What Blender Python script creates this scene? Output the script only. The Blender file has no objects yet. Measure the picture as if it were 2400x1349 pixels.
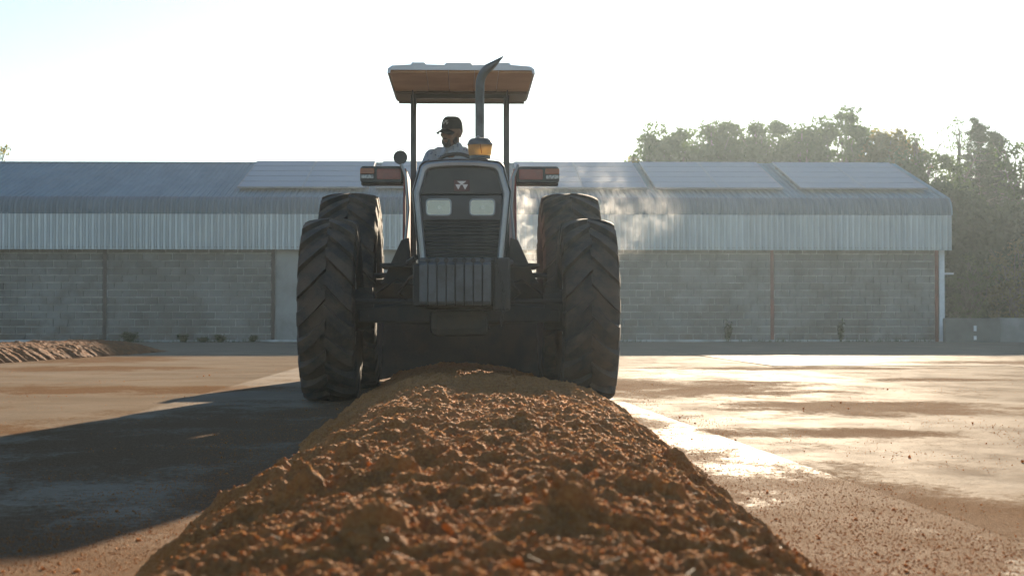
import bpy, bmesh, math, random
import numpy as np
from mathutils import Vector, Matrix

random.seed(7)
RNG = np.random.default_rng(11)
R = math.radians
SC = bpy.context.scene
COL = SC.collection

# ---------------------------------------------------------------- camera, sky, sun, exposure
CAM_H = 0.56
cam_d = bpy.data.cameras.new("camera")
cam = bpy.data.objects.new("camera", cam_d)
COL.objects.link(cam)
cam_d.sensor_width = 36.0
cam_d.lens = 59.85
cam_d.clip_start = 0.05
cam_d.clip_end = 1500.0
cam.location = (0.0, 0.0, CAM_H)
cam.rotation_euler = (R(90 + 1.13), 0.0, R(-1.61))
cam_d.dof.use_dof = True
cam_d.dof.focus_distance = 11.4
cam_d.dof.aperture_fstop = 7.5
SC.camera = cam

SUN_EL, SUN_AZ = 12.3, 9.6            # degrees above the horizon, degrees right of +Y
w = bpy.data.worlds.new("World")
SC.world = w
w.use_nodes = True
nt = w.node_tree
bg = nt.nodes["Background"]
sky = nt.nodes.new("ShaderNodeTexSky")
sky.sky_type = 'NISHITA'
sky.sun_disc = False
sky.sun_elevation = R(SUN_EL)
sky.sun_rotation = R(SUN_AZ)
sky.air_density = 1.0
sky.dust_density = 0.1
sky.ozone_density = 2.0
nt.links.new(sky.outputs[0], bg.inputs[0])
bg.inputs[1].default_value = 0.05

sun_d = bpy.data.lights.new("sun", 'SUN')
sun_d.energy = 5.0
sun_d.angle = R(0.55)
sun_d.color = (1.0, 0.82, 0.60)
sun = bpy.data.objects.new("sun", sun_d)
COL.objects.link(sun)
sdir = Vector((math.sin(R(SUN_AZ)) * math.cos(R(SUN_EL)), math.cos(R(SUN_AZ)) * math.cos(R(SUN_EL)), math.sin(R(SUN_EL))))
sun.rotation_euler = sdir.to_track_quat('Z', 'Y').to_euler()
sun.location = (20, 90, 30)

vs = SC.view_settings
vs.view_transform = 'Standard'
vs.look = 'None'
vs.exposure = 2.0
vs.gamma = 1.0
vs.use_curve_mapping = False
SC.render.engine = 'CYCLES'
cy = SC.cycles
cy.use_denoising = True
try:
    cy.denoiser = 'OPENIMAGEDENOISE'
except Exception:
    pass
cy.max_bounces = 8
cy.diffuse_bounces = 4
cy.glossy_bounces = 3
cy.transmission_bounces = 6
cy.transparent_max_bounces = 10
cy.volume_bounces = 0
cy.volume_step_rate = 1.0
cy.sample_clamp_indirect = 20.0
cy.denoising_prefilter = 'ACCURATE'
cy.caustics_reflective = False
cy.caustics_refractive = False

# ---------------------------------------------------------------- materials
MATS = {}

class NG:
    """short hand for building a node tree"""
    def __init__(s, name):
        s.m = bpy.data.materials.new(name)
        s.m.use_nodes = True
        s.t = s.m.node_tree
        s.p = s.t.nodes["Principled BSDF"]
        s.out = s.t.nodes["Material Output"]
    def n(s, kind, **kw):
        x = s.t.nodes.new(kind)
        for k, v in kw.items():
            setattr(x, k, v)
        return x
    def put(s, sock, v):
        if isinstance(v, bpy.types.NodeSocket):
            s.t.links.new(v, sock)
        elif isinstance(v, (tuple, list)) and sock.type == 'RGBA' and len(v) == 3:
            sock.default_value = (*v, 1.0)
        else:
            sock.default_value = v
    def math(s, op, a, b=0.0, c=0.0, clamp=False):
        x = s.n("ShaderNodeMath", operation=op, use_clamp=clamp)
        s.put(x.inputs[0], a); s.put(x.inputs[1], b); s.put(x.inputs[2], c)
        return x.outputs[0]
    def noise(s, vec, scale, detail=4.0, rough=0.55, dist=0.0):
        x = s.n("ShaderNodeTexNoise")
        if vec is not None: s.put(x.inputs["Vector"], vec)
        x.inputs["Scale"].default_value = scale
        x.inputs["Detail"].default_value = detail
        x.inputs["Roughness"].default_value = rough
        x.inputs["Distortion"].default_value = dist
        return x.outputs[0]
    def ramp(s, v, lo, hi, a=0.0, b=1.0, smooth=True):
        x = s.n("ShaderNodeMapRange", interpolation_type='SMOOTHSTEP' if smooth else 'LINEAR')
        s.put(x.inputs[0], v)
        x.inputs[1].default_value = lo; x.inputs[2].default_value = hi
        x.inputs[3].default_value = a; x.inputs[4].default_value = b
        return x.outputs[0]
    def mix(s, f, a, b, blend='MIX'):
        x = s.n("ShaderNodeMix", data_type='RGBA', blend_type=blend)
        s.put(x.inputs[0], f); s.put(x.inputs[6], a); s.put(x.inputs[7], b)
        return x.outputs[2]
    def pos(s):
        return s.n("ShaderNodeNewGeometry").outputs["Position"]
    def obj(s):
        return s.n("ShaderNodeTexCoord").outputs["Object"]
    def island(s):
        return s.n("ShaderNodeNewGeometry").outputs["Random Per Island"]
    def orand(s):
        return s.n("ShaderNodeObjectInfo").outputs["Random"]
    def scale(s, v, sx, sy, sz):
        x = s.n("ShaderNodeMapping")
        s.put(x.inputs[0], v)
        x.inputs[3].default_value = (sx, sy, sz)
        return x.outputs[0]
    def bump(s, h, strength=0.3, dist=0.01):
        x = s.n("ShaderNodeBump")
        x.inputs["Strength"].default_value = strength
        x.inputs["Distance"].default_value = dist
        s.put(x.inputs["Height"], h)
        s.put(s.p.inputs["Normal"], x.outputs[0])
        return x.outputs[0]
    def set(s, **kw):
        for k, v in kw.items():
            s.put(s.p.inputs[k.replace("_", " ")], v)
        return s.m


def simple(name, c1, c2=None, scale=6.0, rough=0.6, metallic=0.0, bump=0.0, bscale=60.0, spec=0.5, world=True, rvar=0.0):
    g = NG(name)
    v = g.pos() if world else g.obj()
    c2 = c2 or tuple(x * 0.7 for x in c1)
    f = g.ramp(g.noise(v, scale, 5.0, 0.6), 0.35, 0.65)
    col = g.mix(f, c1, c2)
    g.set(Base_Color=col, Metallic=metallic)
    g.p.inputs["Specular IOR Level"].default_value = spec
    if rvar:
        g.put(g.p.inputs["Roughness"], g.ramp(g.noise(v, scale * 2.3, 4.0), 0.3, 0.7, rough - rvar, rough + rvar))
    else:
        g.p.inputs["Roughness"].default_value = rough
    if bump:
        g.bump(g.noise(v, bscale, 5.0, 0.65), bump, 0.01)
    MATS[name] = g.m
    return g.m


def leafmat(name, c1, c2, trans=0.5):
    g = NG(name)
    r = g.island()
    col = g.mix(r, c1, c2)
    d = g.n("ShaderNodeBsdfDiffuse"); g.put(d.inputs[0], col)
    t = g.n("ShaderNodeBsdfTranslucent"); g.put(t.inputs[0], g.mix(0.5, col, (c2[0] * 1.6, c2[1] * 1.6, c2[2] * 0.6)))
    gl = g.n("ShaderNodeBsdfGlossy"); gl.inputs[1].default_value = 0.42; g.put(gl.inputs[0], (0.6, 0.6, 0.55))
    m1 = g.n("ShaderNodeMixShader"); m1.inputs[0].default_value = trans
    g.t.links.new(d.outputs[0], m1.inputs[1]); g.t.links.new(t.outputs[0], m1.inputs[2])
    m2 = g.n("ShaderNodeMixShader"); m2.inputs[0].default_value = 0.03
    g.t.links.new(m1.outputs[0], m2.inputs[1]); g.t.links.new(gl.outputs[0], m2.inputs[2])
    g.t.links.new(m2.outputs[0], g.out.inputs[0])
    MATS[name] = g.m
    return g.m


# ---------------------------------------------------------------- mesh helpers
def tag(o, label=None, cat=None, group=None, kind=None):
    if label: o["label"] = label
    if cat: o["category"] = cat
    if group: o["group"] = group
    if kind: o["kind"] = kind
    return o

def link(o, parent=None):
    COL.objects.link(o)
    if parent is not None:
        o.parent = parent
    return o

def empty(name, loc):
    o = bpy.data.objects.new(name, None)
    o.empty_display_size = 0.2
    o.location = loc
    COL.objects.link(o)
    return o

def wloc(o):
    v = Vector((0, 0, 0))
    while o is not None:
        v = v + o.location
        o = o.parent
    return v

def finish(me, mat, smooth, angle=35):
    if mat is not None:
        me.materials.append(mat)
    if smooth:
        me.polygons.foreach_set("use_smooth", np.ones(len(me.polygons), dtype=bool))
        if smooth != 'all':
            me.set_sharp_from_angle(angle=R(angle))
    me.update()

def np_mesh(name, verts, faces, mat, smooth=False):
    """verts (n,3), faces (m,k) arrays -> mesh data"""
    verts = np.asarray(verts, dtype=np.float32); faces = np.asarray(faces, dtype=np.int32)
    me = bpy.data.meshes.new(name)
    m, k = faces.shape
    me.vertices.add(len(verts)); me.vertices.foreach_set("co", verts.ravel())
    me.loops.add(m * k); me.loops.foreach_set("vertex_index", faces.ravel())
    me.polygons.add(m)
    me.polygons.foreach_set("loop_start", np.arange(0, m * k, k, dtype=np.int32))
    me.polygons.foreach_set("loop_total", np.full(m, k, dtype=np.int32))
    me.update(calc_edges=True)
    me.validate()
    finish(me, mat, smooth)
    return me

class MB:
    def __init__(s):
        s.v = []; s.f = []
    def add(s, vs_, fs_):
        o = len(s.v)
        s.v.extend([tuple(p) for p in vs_])
        s.f.extend([tuple(i + o for i in f) for f in fs_])
        return s
    def box(s, x0, x1, y0, y1, z0, z1):
        return s.add([(x0, y0, z0), (x1, y0, z0), (x1, y1, z0), (x0, y1, z0), (x0, y0, z1), (x1, y0, z1), (x1, y1, z1), (x0, y1, z1)],
                     [(0, 3, 2, 1), (4, 5, 6, 7), (0, 1, 5, 4), (1, 2, 6, 5), (2, 3, 7, 6), (3, 0, 4, 7)])
    def tube(s, pts, rad, n=12, caps=True, flat=1.0):
        pts = [Vector(p) for p in pts]
        if not hasattr(rad, '__len__'):
            rad = [rad] * len(pts)
        rings = []
        d = (pts[1] - pts[0]).normalized()
        up = Vector((0, 0, 1)) if abs(d.z) < 0.9 else Vector((1, 0, 0))
        a = d.cross(up).normalized()
        for i, p in enumerate(pts):
            if i == 0: d = (pts[1] - pts[0])
            elif i == len(pts) - 1: d = (pts[-1] - pts[-2])
            else: d = (pts[i + 1] - pts[i - 1])
            d = d.normalized()
            a = (a - d * a.dot(d)).normalized()
            b = d.cross(a)
            rings.append([p + (a * math.cos(t) + b * math.sin(t) * flat) * rad[i] for t in [2 * math.pi * k / n for k in range(n)]])
        vv = [q for r in rings for q in r]
        ff = []
        for i in range(len(rings) - 1):
            for k in range(n):
                k2 = (k + 1) % n
                ff.append((i * n + k, i * n + k2, (i + 1) * n + k2, (i + 1) * n + k))
        if caps:
            ff.append(tuple(range(n - 1, -1, -1)))
            ff.append(tuple((len(rings) - 1) * n + k for k in range(n)))
        return s.add(vv, ff)
    def cyl(s, p0, p1, r0, r1=None, n=16):
        return s.tube([p0, p1], [r0, r0 if r1 is None else r1], n)
    def lathe(s, prof, center, axis='Z', n=32, closed=False):
        """prof: list of (radius, height) along axis"""
        c = Vector(center); vv = []
        for r, h in prof:
            for k in range(n):
                t = 2 * math.pi * k / n
                a, b = r * math.cos(t), r * math.sin(t)
                if axis == 'Z': q = (a, b, h)
                elif axis == 'X': q = (h, a, b)
                else: q = (b, h, a)
                vv.append(c + Vector(q))
        ff = []
        m = len(prof)
        for i in range(m if closed else m - 1):
            j = (i + 1) % m
            for k in range(n):
                k2 = (k + 1) % n
                ff.append((i * n + k, i * n + k2, j * n + k2, j * n + k))
        return s.add(vv, ff)
    def prism(s, poly, plane, d0, d1):
        """poly: 2-d outline; plane 'XZ' extrudes along Y, 'YZ' along X, 'XY' along Z"""
        def P(a, b, d):
            return {'XZ': (a, d, b), 'YZ': (d, a, b), 'XY': (a, b, d)}[plane]
        n = len(poly)
        vv = [P(a, b, d0) for a, b in poly] + [P(a, b, d1) for a, b in poly]
        ff = [tuple(range(n)), tuple(range(2 * n - 1, n - 1, -1))]
        for k in range(n):
            k2 = (k + 1) % n
            ff.append((k, k + n, k2 + n, k2))
        return s.add(vv, ff)
    def ring_prism(s, outer, inner, plane, d0, d1):
        """frame between two outlines with equal counts"""
        def P(a, b, d):
            return {'XZ': (a, d, b), 'YZ': (d, a, b), 'XY': (a, b, d)}[plane]
        n = len(outer)
        vv = [P(a, b, d0) for a, b in outer] + [P(a, b, d0) for a, b in inner] + [P(a, b, d1) for a, b in outer] + [P(a, b, d1) for a, b in inner]
        ff = []
        for k in range(n):
            k2 = (k + 1) % n
            ff.append((k, k2, k2 + n, k + n))
            ff.append((k + 2 * n, k + 3 * n, k2 + 3 * n, k2 + 2 * n))
            ff.append((k, k + 2 * n, k2 + 2 * n, k2))
            ff.append((k + n, k2 + n, k2 + 3 * n, k + 3 * n))
        return s.add(vv, ff)
    def ico(s, c, r, sub=1, jitter=0.0, sq=(1, 1, 1)):
        bm = bmesh.new()
        bmesh.ops.create_icosphere(bm, subdivisions=sub, radius=1.0)
        vv = []
        for v in bm.verts:
            k = 1 + random.uniform(-jitter, jitter)
            vv.append((c[0] + v.co.x * r * sq[0] * k, c[1] + v.co.y * r * sq[1] * k, c[2] + v.co.z * r * sq[2] * k))
        ff = [tuple(v.index for v in f.verts) for f in bm.faces]
        bm.free()
        return s.add(vv, ff)
    def mesh(s, name, mat, smooth=False, off=(0, 0, 0), fix=True):
        me = bpy.data.meshes.new(name)
        o = off
        me.from_pydata([(p[0] - o[0], p[1] - o[1], p[2] - o[2]) for p in s.v], [], s.f)
        if fix:
            bm = bmesh.new(); bm.from_mesh(me)
            bmesh.ops.recalc_face_normals(bm, faces=bm.faces)
            bm.to_mesh(me); bm.free()
        finish(me, mat, smooth)
        return me
    def build(s, name, mat, parent=None, smooth=False, bevel=0.0, origin=None):
        base = wloc(parent) if parent is not None else Vector((0, 0, 0))
        org = Vector(origin) if origin is not None else base
        me = s.mesh(name, mat, smooth, org)
        o = bpy.data.objects.new(name, me)
        o.location = org - base
        link(o, parent)
        if bevel:
            b = o.modifiers.new("bevel", 'BEVEL'); b.width = bevel; b.segments = 2; b.limit_method = 'ANGLE'; b.angle_limit = R(40)
        return o

# ---------------------------------------------------------------- numpy noise
def _hash(ix, iy, seed):
    h = (ix.astype(np.int64) * 374761393 + iy.astype(np.int64) * 668265263 + seed * 1442695041) & 0x7fffffff
    h = ((h ^ (h >> 13)) * 1274126177) & 0x7fffffff
    h = h ^ (h >> 16)
    return (h & 0xffff).astype(np.float64) / 65535.0

def vnoise(x, y, seed=0):
    """gradient noise, about -1..1"""
    x0 = np.floor(x); y0 = np.floor(y); fx = x - x0; fy = y - y0
    def g(ix, iy, dx, dy):
        a = _hash(ix, iy, seed) * 2 * np.pi
        return np.cos(a) * dx + np.sin(a) * dy
    u = fx * fx * fx * (fx * (fx * 6 - 15) + 10); v = fy * fy * fy * (fy * (fy * 6 - 15) + 10)
    a = g(x0, y0, fx, fy); b = g(x0 + 1, y0, fx - 1, fy); c = g(x0, y0 + 1, fx, fy - 1); d = g(x0 + 1, y0 + 1, fx - 1, fy - 1)
    return ((a * (1 - u) + b * u) * (1 - v) + (c * (1 - u) + d * u) * v) * 1.45

def fbm(x, y, octs=4, seed=0, gain=0.5, billow=False):
    t = 0; a = 1.0; n = 0
    for k in range(octs):
        q = vnoise(x * 2.03 ** k + 17.3 * k, y * 2.03 ** k - 9.1 * k, seed + k)
        t = t + a * (np.abs(q) * 2 - 0.7 if billow else q); n += a; a *= gain
    return t / n

# ================================================================ the setting
# ---- soil and concrete materials
def soil_color(g, v):
    a = g.ramp(g.noise(v, 9.0, 5.0, 0.65), 0.3, 0.7)
    c = g.mix(a, (0.47, 0.180, 0.047), (0.29, 0.108, 0.030))
    b = g.ramp(g.noise(v, 120.0, 3.0, 0.7), 0.42, 0.62)
    return g.mix(b, c, (0.50, 0.230, 0.070))

g = NG("compost")
v = g.pos()
col = soil_color(g, v)
g.set(Base_Color=col, Roughness=0.9)
g.p.inputs["Specular IOR Level"].default_value = 0.08
g.p.inputs["Sheen Weight"].default_value = 0.15
g.put(g.p.inputs["Sheen Tint"], (1.0, 0.7, 0.45))
h = g.math('ADD', g.noise(v, 150.0, 5.0, 0.75), g.math('MULTIPLY', g.noise(v, 45.0, 4.0, 0.7), 1.6))
g.bump(h, 0.9, 0.012)
MATS["compost"] = g.m

g = NG("compost_crumb")
v = g.pos()
r = g.island()
c = g.mix(r, (0.30, 0.120, 0.034), (0.47, 0.200, 0.060))
g.set(Base_Color=c, Roughness=0.85)
g.p.inputs["Specular IOR Level"].default_value = 0.08
t = g.n("ShaderNodeBsdfTranslucent"); g.put(t.inputs[0], (0.62, 0.29, 0.085))
mx = g.n("ShaderNodeMixShader"); mx.inputs[0].default_value = 0.38
g.t.links.new(g.p.outputs[0], mx.inputs[1]); g.t.links.new(t.outputs[0], mx.inputs[2]); g.t.links.new(mx.outputs[0], g.out.inputs[0])
MATS["compost_crumb"] = g.m

simple("compost_damp", (0.215, 0.088, 0.030), (0.12, 0.050, 0.020), 9.0, 0.95, bump=0.9, bscale=45, spec=0.08)  # same compost for the sun-facing far windrow, colour darkened to offset the sunlight

# concrete yard with soil swept over it; patches given as (cx, cy, rx, ry)
PATCHES = [(1.75, 14.6, 1.3, 2.2), (2.65, 11.1, 1.0, 1.1), (1.85, 8.6, 0.75, 0.42), (-2.9, 14.2, 1.9, 0.9), (-4.6, 20.6, 1.6, 1.2),
           (1.1, 4.6, 0.75, 2.0), (-1.5, 3.6, 1.6, 1.9), (3.9, 20.5, 1.8, 0.8), (8.2, 23.0, 2.2, 1.2), (4.6, 16.4, 0.8, 0.5), (-5.4, 25.5, 1.3, 2.6), (-1.2, 8.5, 1.3, 3.0)]
g = NG("yard_concrete")
v = g.pos()
sep = g.n("ShaderNodeSeparateXYZ"); g.t.links.new(v, sep.inputs[0])
X, Y = sep.outputs[0], sep.outputs[1]
mask = None
for cx_, cy_, rx_, ry_ in PATCHES:
    a = g.math('MULTIPLY', g.math('SUBTRACT', X, cx_), 1 / rx_)
    b = g.math('MULTIPLY', g.math('SUBTRACT', Y, cy_), 1 / ry_)
    d = g.math('SUBTRACT', 1.0, g.math('ADD', g.math('MULTIPLY', a, a), g.math('MULTIPLY', b, b)))
    mask = d if mask is None else g.math('MAXIMUM', mask, d)
near = g.ramp(g.math('ABSOLUTE', g.math('SUBTRACT', X, 0.03)), 0.72, 1.35, 1.0, -0.6)
mask = g.math('MAXIMUM', g.math('MAXIMUM', mask, near), -1.0)
n1 = g.noise(g.scale(v, 1.0, 0.55, 1.0), 1.7, 8.0, 0.68)
n2 = g.noise(v, 26.0, 6.0, 0.75)
m1 = g.math('ADD', mask, g.math('MULTIPLY', g.math('SUBTRACT', n1, 0.5), 5.0))
m1 = g.math('ADD', m1, g.math('MULTIPLY', g.math('SUBTRACT', n2, 0.5), 3.6))
soil = g.ramp(m1, -0.15, 0.75)
dust = g.ramp(m1, -2.2, 0.6)
cbase = g.mix(g.ramp(g.noise(v, 0.9, 6.0, 0.6), 0.3, 0.7), (0.285, 0.228, 0.168), (0.195, 0.155, 0.113))
cbase = g.mix(g.ramp(g.noise(v, 34.0, 5.0, 0.7), 0.52, 0.72, 0.0, 0.55), cbase, (0.10, 0.087, 0.072))
cbase = g.mix(g.math('MULTIPLY', dust, 0.5), cbase, (0.235, 0.165, 0.105))
scol = g.mix(g.ramp(g.noise(v, 150.0, 3.0, 0.7), 0.4, 0.62), (0.135, 0.080, 0.045), (0.235, 0.148, 0.088))
col = g.mix(soil, cbase, scol)
gl = g.n("ShaderNodeAttribute", attribute_type='OBJECT', attribute_name="gloss").outputs["Fac"]
rough = g.math('ADD', g.math('SUBTRACT', 0.68, gl), g.math('MULTIPLY', g.noise(v, 6.0, 6.0, 0.7), 0.22))
rough = g.math('ADD', rough, g.math('MULTIPLY', soil, 0.3), clamp=True)
g.set(Base_Color=col, Roughness=rough)
g.put(g.p.inputs["Specular IOR Level"], g.math("MULTIPLY", g.math("MULTIPLY", gl, 0.05), g.ramp(g.noise(g.scale(v, 1.0, 0.6, 1.0), 2.2, 7.0, 0.75), 0.36, 0.62, 0.15, 1.0)))
vo = g.n("ShaderNodeTexVoronoi", feature='DISTANCE_TO_EDGE'); g.t.links.new(g.scale(v, 1.0, 0.6, 1.0), vo.inputs["Vector"]); vo.inputs["Scale"].default_value = 11.0
crack = g.math('MULTIPLY', g.ramp(vo.outputs["Distance"], 0.0, 0.09), g.ramp(g.noise(v, 0.7, 3.0), 0.50, 0.66, 0.0, 0.5))
h = g.math('ADD', g.math('MULTIPLY', g.noise(v, 60.0, 6.0, 0.7), 1.0), g.math('MULTIPLY', g.noise(v, 9.0, 5.0, 0.6), 1.6))
h = g.math('ADD', h, g.math('MULTIPLY', crack, 0.8))
h = g.math('ADD', h, g.math('MULTIPLY', g.math('MULTIPLY', g.noise(v, 210.0, 3.0, 0.8), soil), 3.0))
g.bump(h, 0.55, 0.008)
MATS["yard_concrete"] = g.m

simple("field_earth", (0.12, 0.085, 0.05), (0.07, 0.065, 0.03), 0.4, 0.95, bump=0.4, bscale=8)
simple("joint_dirt", (0.09, 0.065, 0.04), (0.05, 0.04, 0.028), 3.0, 0.95)

# ---- ground sheet, reaching to the horizon, and the cast slabs on it
gm = MB().add([(-300, -120, -0.03), (300, -120, -0.03), (300, 420, -0.03), (-300, 420, -0.03)], [(0, 1, 2, 3)])
ground = gm.build("ground", MATS["field_earth"])
tag(ground, kind="structure")

yard = MB().box(-40, 40, -8, 60, -0.028, -0.014).build("yard", MATS["joint_dirt"])
tag(yard, kind="structure")
def j1(y):
    return 1.10 + 0.04 * (12.3 - min(y, 20.3))
XE = [-26, -23, -20, -17, -14, -11, -8, -5, -2.02, None, 3.9, 6.9, 9.9, 12.9, 15.9, 18.9, 21.9, 25]
for i in range(len(XE) - 1):
    ph = {8: 20.3, 9: 20.3, 10: 21.5}.get(i, 5.9 if XE[i] is not None and XE[i] < 0 else 19.4)
    ys = [-7.5]
    y = ph
    while y < 47.0:
        if y > 7.0: ys.append(y)
        y += 12.0
    ys.append(47.46 if 13 > i > 0 else 52.0)
    for k in range(len(ys) - 1):
        if XE[i] is not None and abs(XE[i]) > 15 and ys[k] < 18: continue
        e = 0.006
        def xe(j, yy): return XE[j] if XE[j] is not None else j1(yy)
        y0, y1 = ys[k] + e, ys[k + 1] - e
        z = random.uniform(-0.004, 0.003)
        if i == 8: z = 0.004
        tilt = [z + random.uniform(-0.002, 0.002) for _ in range(4)]
        x00, x10, x11, x01 = xe(i, y0) + e, xe(i + 1, y0) - e, xe(i + 1, y1) - e, xe(i, y1) + e
        b = MB().add([(x00, y0, -0.1), (x10, y0, -0.1), (x11, y1, -0.1), (x01, y1, -0.1), (x00, y0, tilt[0]), (x10, y0, tilt[1]), (x11, y1, tilt[2]), (x01, y1, tilt[3])],
                     [(0, 3, 2, 1), (4, 5, 6, 7), (0, 1, 5, 4), (1, 2, 6, 5), (2, 3, 7, 6), (3, 0, 4, 7)])
        s_ = b.build("slab", MATS["yard_concrete"], yard, bevel=0.004)
        s_["gloss"] = 0.15 if i == 8 else (0.0 if i < 8 else random.uniform(0.02, 0.10))

# ================================================================ the shed
WY = 47.5
SX0, SX1 = -17.6, 13.5
EAVE_Z, RIDGE_Z, RIDGE_Y = 4.02, 5.50, 53.5
CLAD_Z0, CLAD_Z1 = 2.55, 3.57

def blockmat(name, per_object):
    g = NG(name)
    v = g.pos()
    r = g.orand() if per_object else g.island()
    c = g.mix(g.ramp(r, 0.0, 1.0, smooth=False), (0.125, 0.120, 0.108), (0.190, 0.186, 0.172))
    c = g.mix(g.ramp(g.noise(v, 0.55, 5.0, 0.6), 0.42, 0.66, 0.0, 0.8), c, (0.255, 0.25, 0.235))
    c = g.mix(g.ramp(g.noise(v, 2.6, 6.0, 0.72), 0.45, 0.68, 0.0, 0.8), c, (0.11, 0.10, 0.088))
    sp = g.n("ShaderNodeSeparateXYZ"); g.t.links.new(v, sp.inputs[0])
    splash = g.math('MULTIPLY', g.ramp(sp.outputs[2], 0.05, 0.75, 1.0, 0.0), g.ramp(g.noise(v, 2.4, 5.0), 0.35, 0.7))
    c = g.mix(g.math('MULTIPLY', splash, 0.55), c, (0.13, 0.088, 0.058))
    g.set(Base_Color=c, Roughness=0.92)
    g.bump(g.noise(v, 55.0, 6.0, 0.7), 0.5, 0.01)
    MATS[name] = g.m
blockmat("block", True); blockmat("block_joined", False)
simple("mortar", (0.58, 0.58, 0.56), (0.30, 0.295, 0.28), 1.3, 0.95, bump=0.5, bscale=40)
simple("render_panel", (0.31, 0.305, 0.29), (0.20, 0.195, 0.18), 1.1, 0.9, bump=0.3, bscale=18)
simple("red_oxide", (0.27, 0.070, 0.042), (0.17, 0.055, 0.038), 2.2, 0.65, bump=0.15)
simple("brown_steel", (0.062, 0.042, 0.034), (0.040, 0.032, 0.028), 2.2, 0.65, bump=0.15)
simple("white_paint", (0.70, 0.71, 0.72), (0.56, 0.57, 0.58), 3.0, 0.5)

def steel(name, c1, c2, rough, metallic):
    g = NG(name)
    v = g.pos()
    a = g.ramp(g.noise(g.scale(v, 1.0, 0.25, 0.25), 1.8, 6.0, 0.65), 0.3, 0.7)
    c = g.mix(a, c1, c2)
    c = g.mix(g.math('MULTIPLY', g.orand(), 0.35), c, tuple(x * 0.72 for x in c1))
    st = g.ramp(g.noise(g.scale(v, 9.0, 0.4, 0.4), 1.6, 5.0, 0.7), 0.56, 0.78, 0.0, 0.5)
    c = g.mix(st, c, tuple(x * 0.6 for x in c2))
    g.set(Base_Color=c, Metallic=metallic)
    g.put(g.p.inputs["Roughness"], g.ramp(g.noise(v, 3.0, 5.0), 0.3, 0.7, rough - 0.06, rough + 0.1))
    g.p.inputs["Specular IOR Level"].default_value = 0.5 if metallic > 0.2 else 0.12
    MATS[name] = g.m
steel("galvanised", (0.52, 0.58, 0.61), (0.42, 0.48, 0.51), 0.45, 0.4)
steel("bullnose_steel", (0.135, 0.205, 0.255), (0.105, 0.165, 0.21), 0.65, 0.0)
steel("roof_steel", (0.165, 0.290, 0.365), (0.130, 0.235, 0.300), 0.7, 0.0)

shed = tag(empty("shed", (0.0, WY, 0.0)), "long low block-walled shed with corrugated steel roof and red steel posts", "shed")
# wall core (the mortar), butted to the posts
wall = MB().box(SX0, SX1, WY + 0.02, WY + 0.16, -0.05, 3.6).build("wall", MATS["mortar"], shed)
MB().box(SX1 - 0.16, SX1, WY + 0.17, 59.4, -0.05, 4.0).build("end_wall", MATS["render_panel"], shed)
MB().box(SX0, SX0 + 0.16, WY + 0.17, 59.4, -0.05, 4.0).build("end_wall", MATS["render_panel"], shed)
MB().box(SX0, SX1, 59.41, 59.55, -0.05, 4.0).build("rear_wall", MATS["render_panel"], shed)
for gx in (SX0 + 0.02, SX1 - 0.14):
    MB().prism([(WY + 0.2, 4.0), (59.4, 4.0), (RIDGE_Y, 5.45)], 'YZ', gx, gx + 0.1).build("gable", MATS["galvanised"], shed)

BAY = 4.645
POSTX = [13.27 - BAY * k for k in range(7)]          # right to left
for k, px_ in enumerate(POSTX):
    m = MATS["red_oxide"] if k in (0, 1) else MATS["brown_steel"]
    b = MB().box(px_ - 0.05, px_ + 0.05, WY - 0.045, WY - 0.035, -0.02, 2.75)
    b.box(px_ - 0.006, px_ + 0.006, WY - 0.035, WY + 0.03, -0.02, 2.75)
    b.build("steel_post", m, shed)
# blocks in running bond, each with its own edges
BW, BH, J = 0.398, 0.203, 0.024
var = []
for q in range(7):
    bb = MB()
    x0, x1, z0, z1 = -(BW - J) / 2, (BW - J) / 2, -(BH - J) / 2, (BH - J) / 2
    def jt(): return random.uniform(-0.008, 0.006)
    fr = [(x0 + jt(), -0.012 + random.uniform(-.003, .003), z0 + jt()), (x1 + jt(), -0.012, z0 + jt()), (x1 + jt(), -0.012, z1 + jt()), (x0 + jt(), -0.012 + random.uniform(-.003, .003), z1 + jt())]
    bk = [(p[0], 0.03, p[2]) for p in fr]
    bb.add(fr + bk, [(0, 1, 2, 3), (7, 6, 5, 4), (0, 4, 5, 1), (1, 5, 6, 2), (2, 6, 7, 3), (3, 7, 4, 0)])
    var.append(bb)
varme = [b.mesh("block", MATS["block"]) for b in var]
joined = MB()
nblocks = 0
half = {}
for bay in range(6):
    if bay == 3:
        continue                                    # the rendered bay
    xr, xl = POSTX[bay] - 0.055, POSTX[bay + 1] + 0.055
    individual = bay in (0, 1)
    for row in range(13):
        zc = 0.02 + BH * (row + 0.5)
        x = xl - (BW / 2 if row % 2 else 0.0) + random.uniform(-0.03, 0.03)
        while x < xr - 0.06:
            a, b = max(x, xl), min(x + BW, xr)
            x += BW
            if b - a < 0.09: continue
            cx_ = (a + b) / 2; sx = (b - a) / BW
            if individual and nblocks < 300:
                o = bpy.data.objects.new("block", varme[nblocks % 7])
                o.location = (cx_, 0.0, zc); o.scale = (sx, random.uniform(0.7, 1.15), 1.0)
                o.rotation_euler = (0, random.uniform(-.006, .006), 0)
                o.location.y = 0.0
                link(o, wall)
                o.location = Vector((cx_, WY, zc)) - wloc(wall)
                nblocks += 1
            else:
                q = random.choice(var)
                sy = random.uniform(0.7, 1.15)
                joined.add([(p[0] * sx + cx_, p[1] * sy + WY, p[2] + zc) for p in q.v], q.f)
jb = joined.build("block_courses", MATS["block_joined"], wall)
jb["kind"] = "stuff"
MB().box(POSTX[4] + 0.06, POSTX[3] - 0.06, WY - 0.008, WY + 0.03, -0.02, 2.75).build("rendered_panel", MATS["render_panel"], wall)
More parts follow.
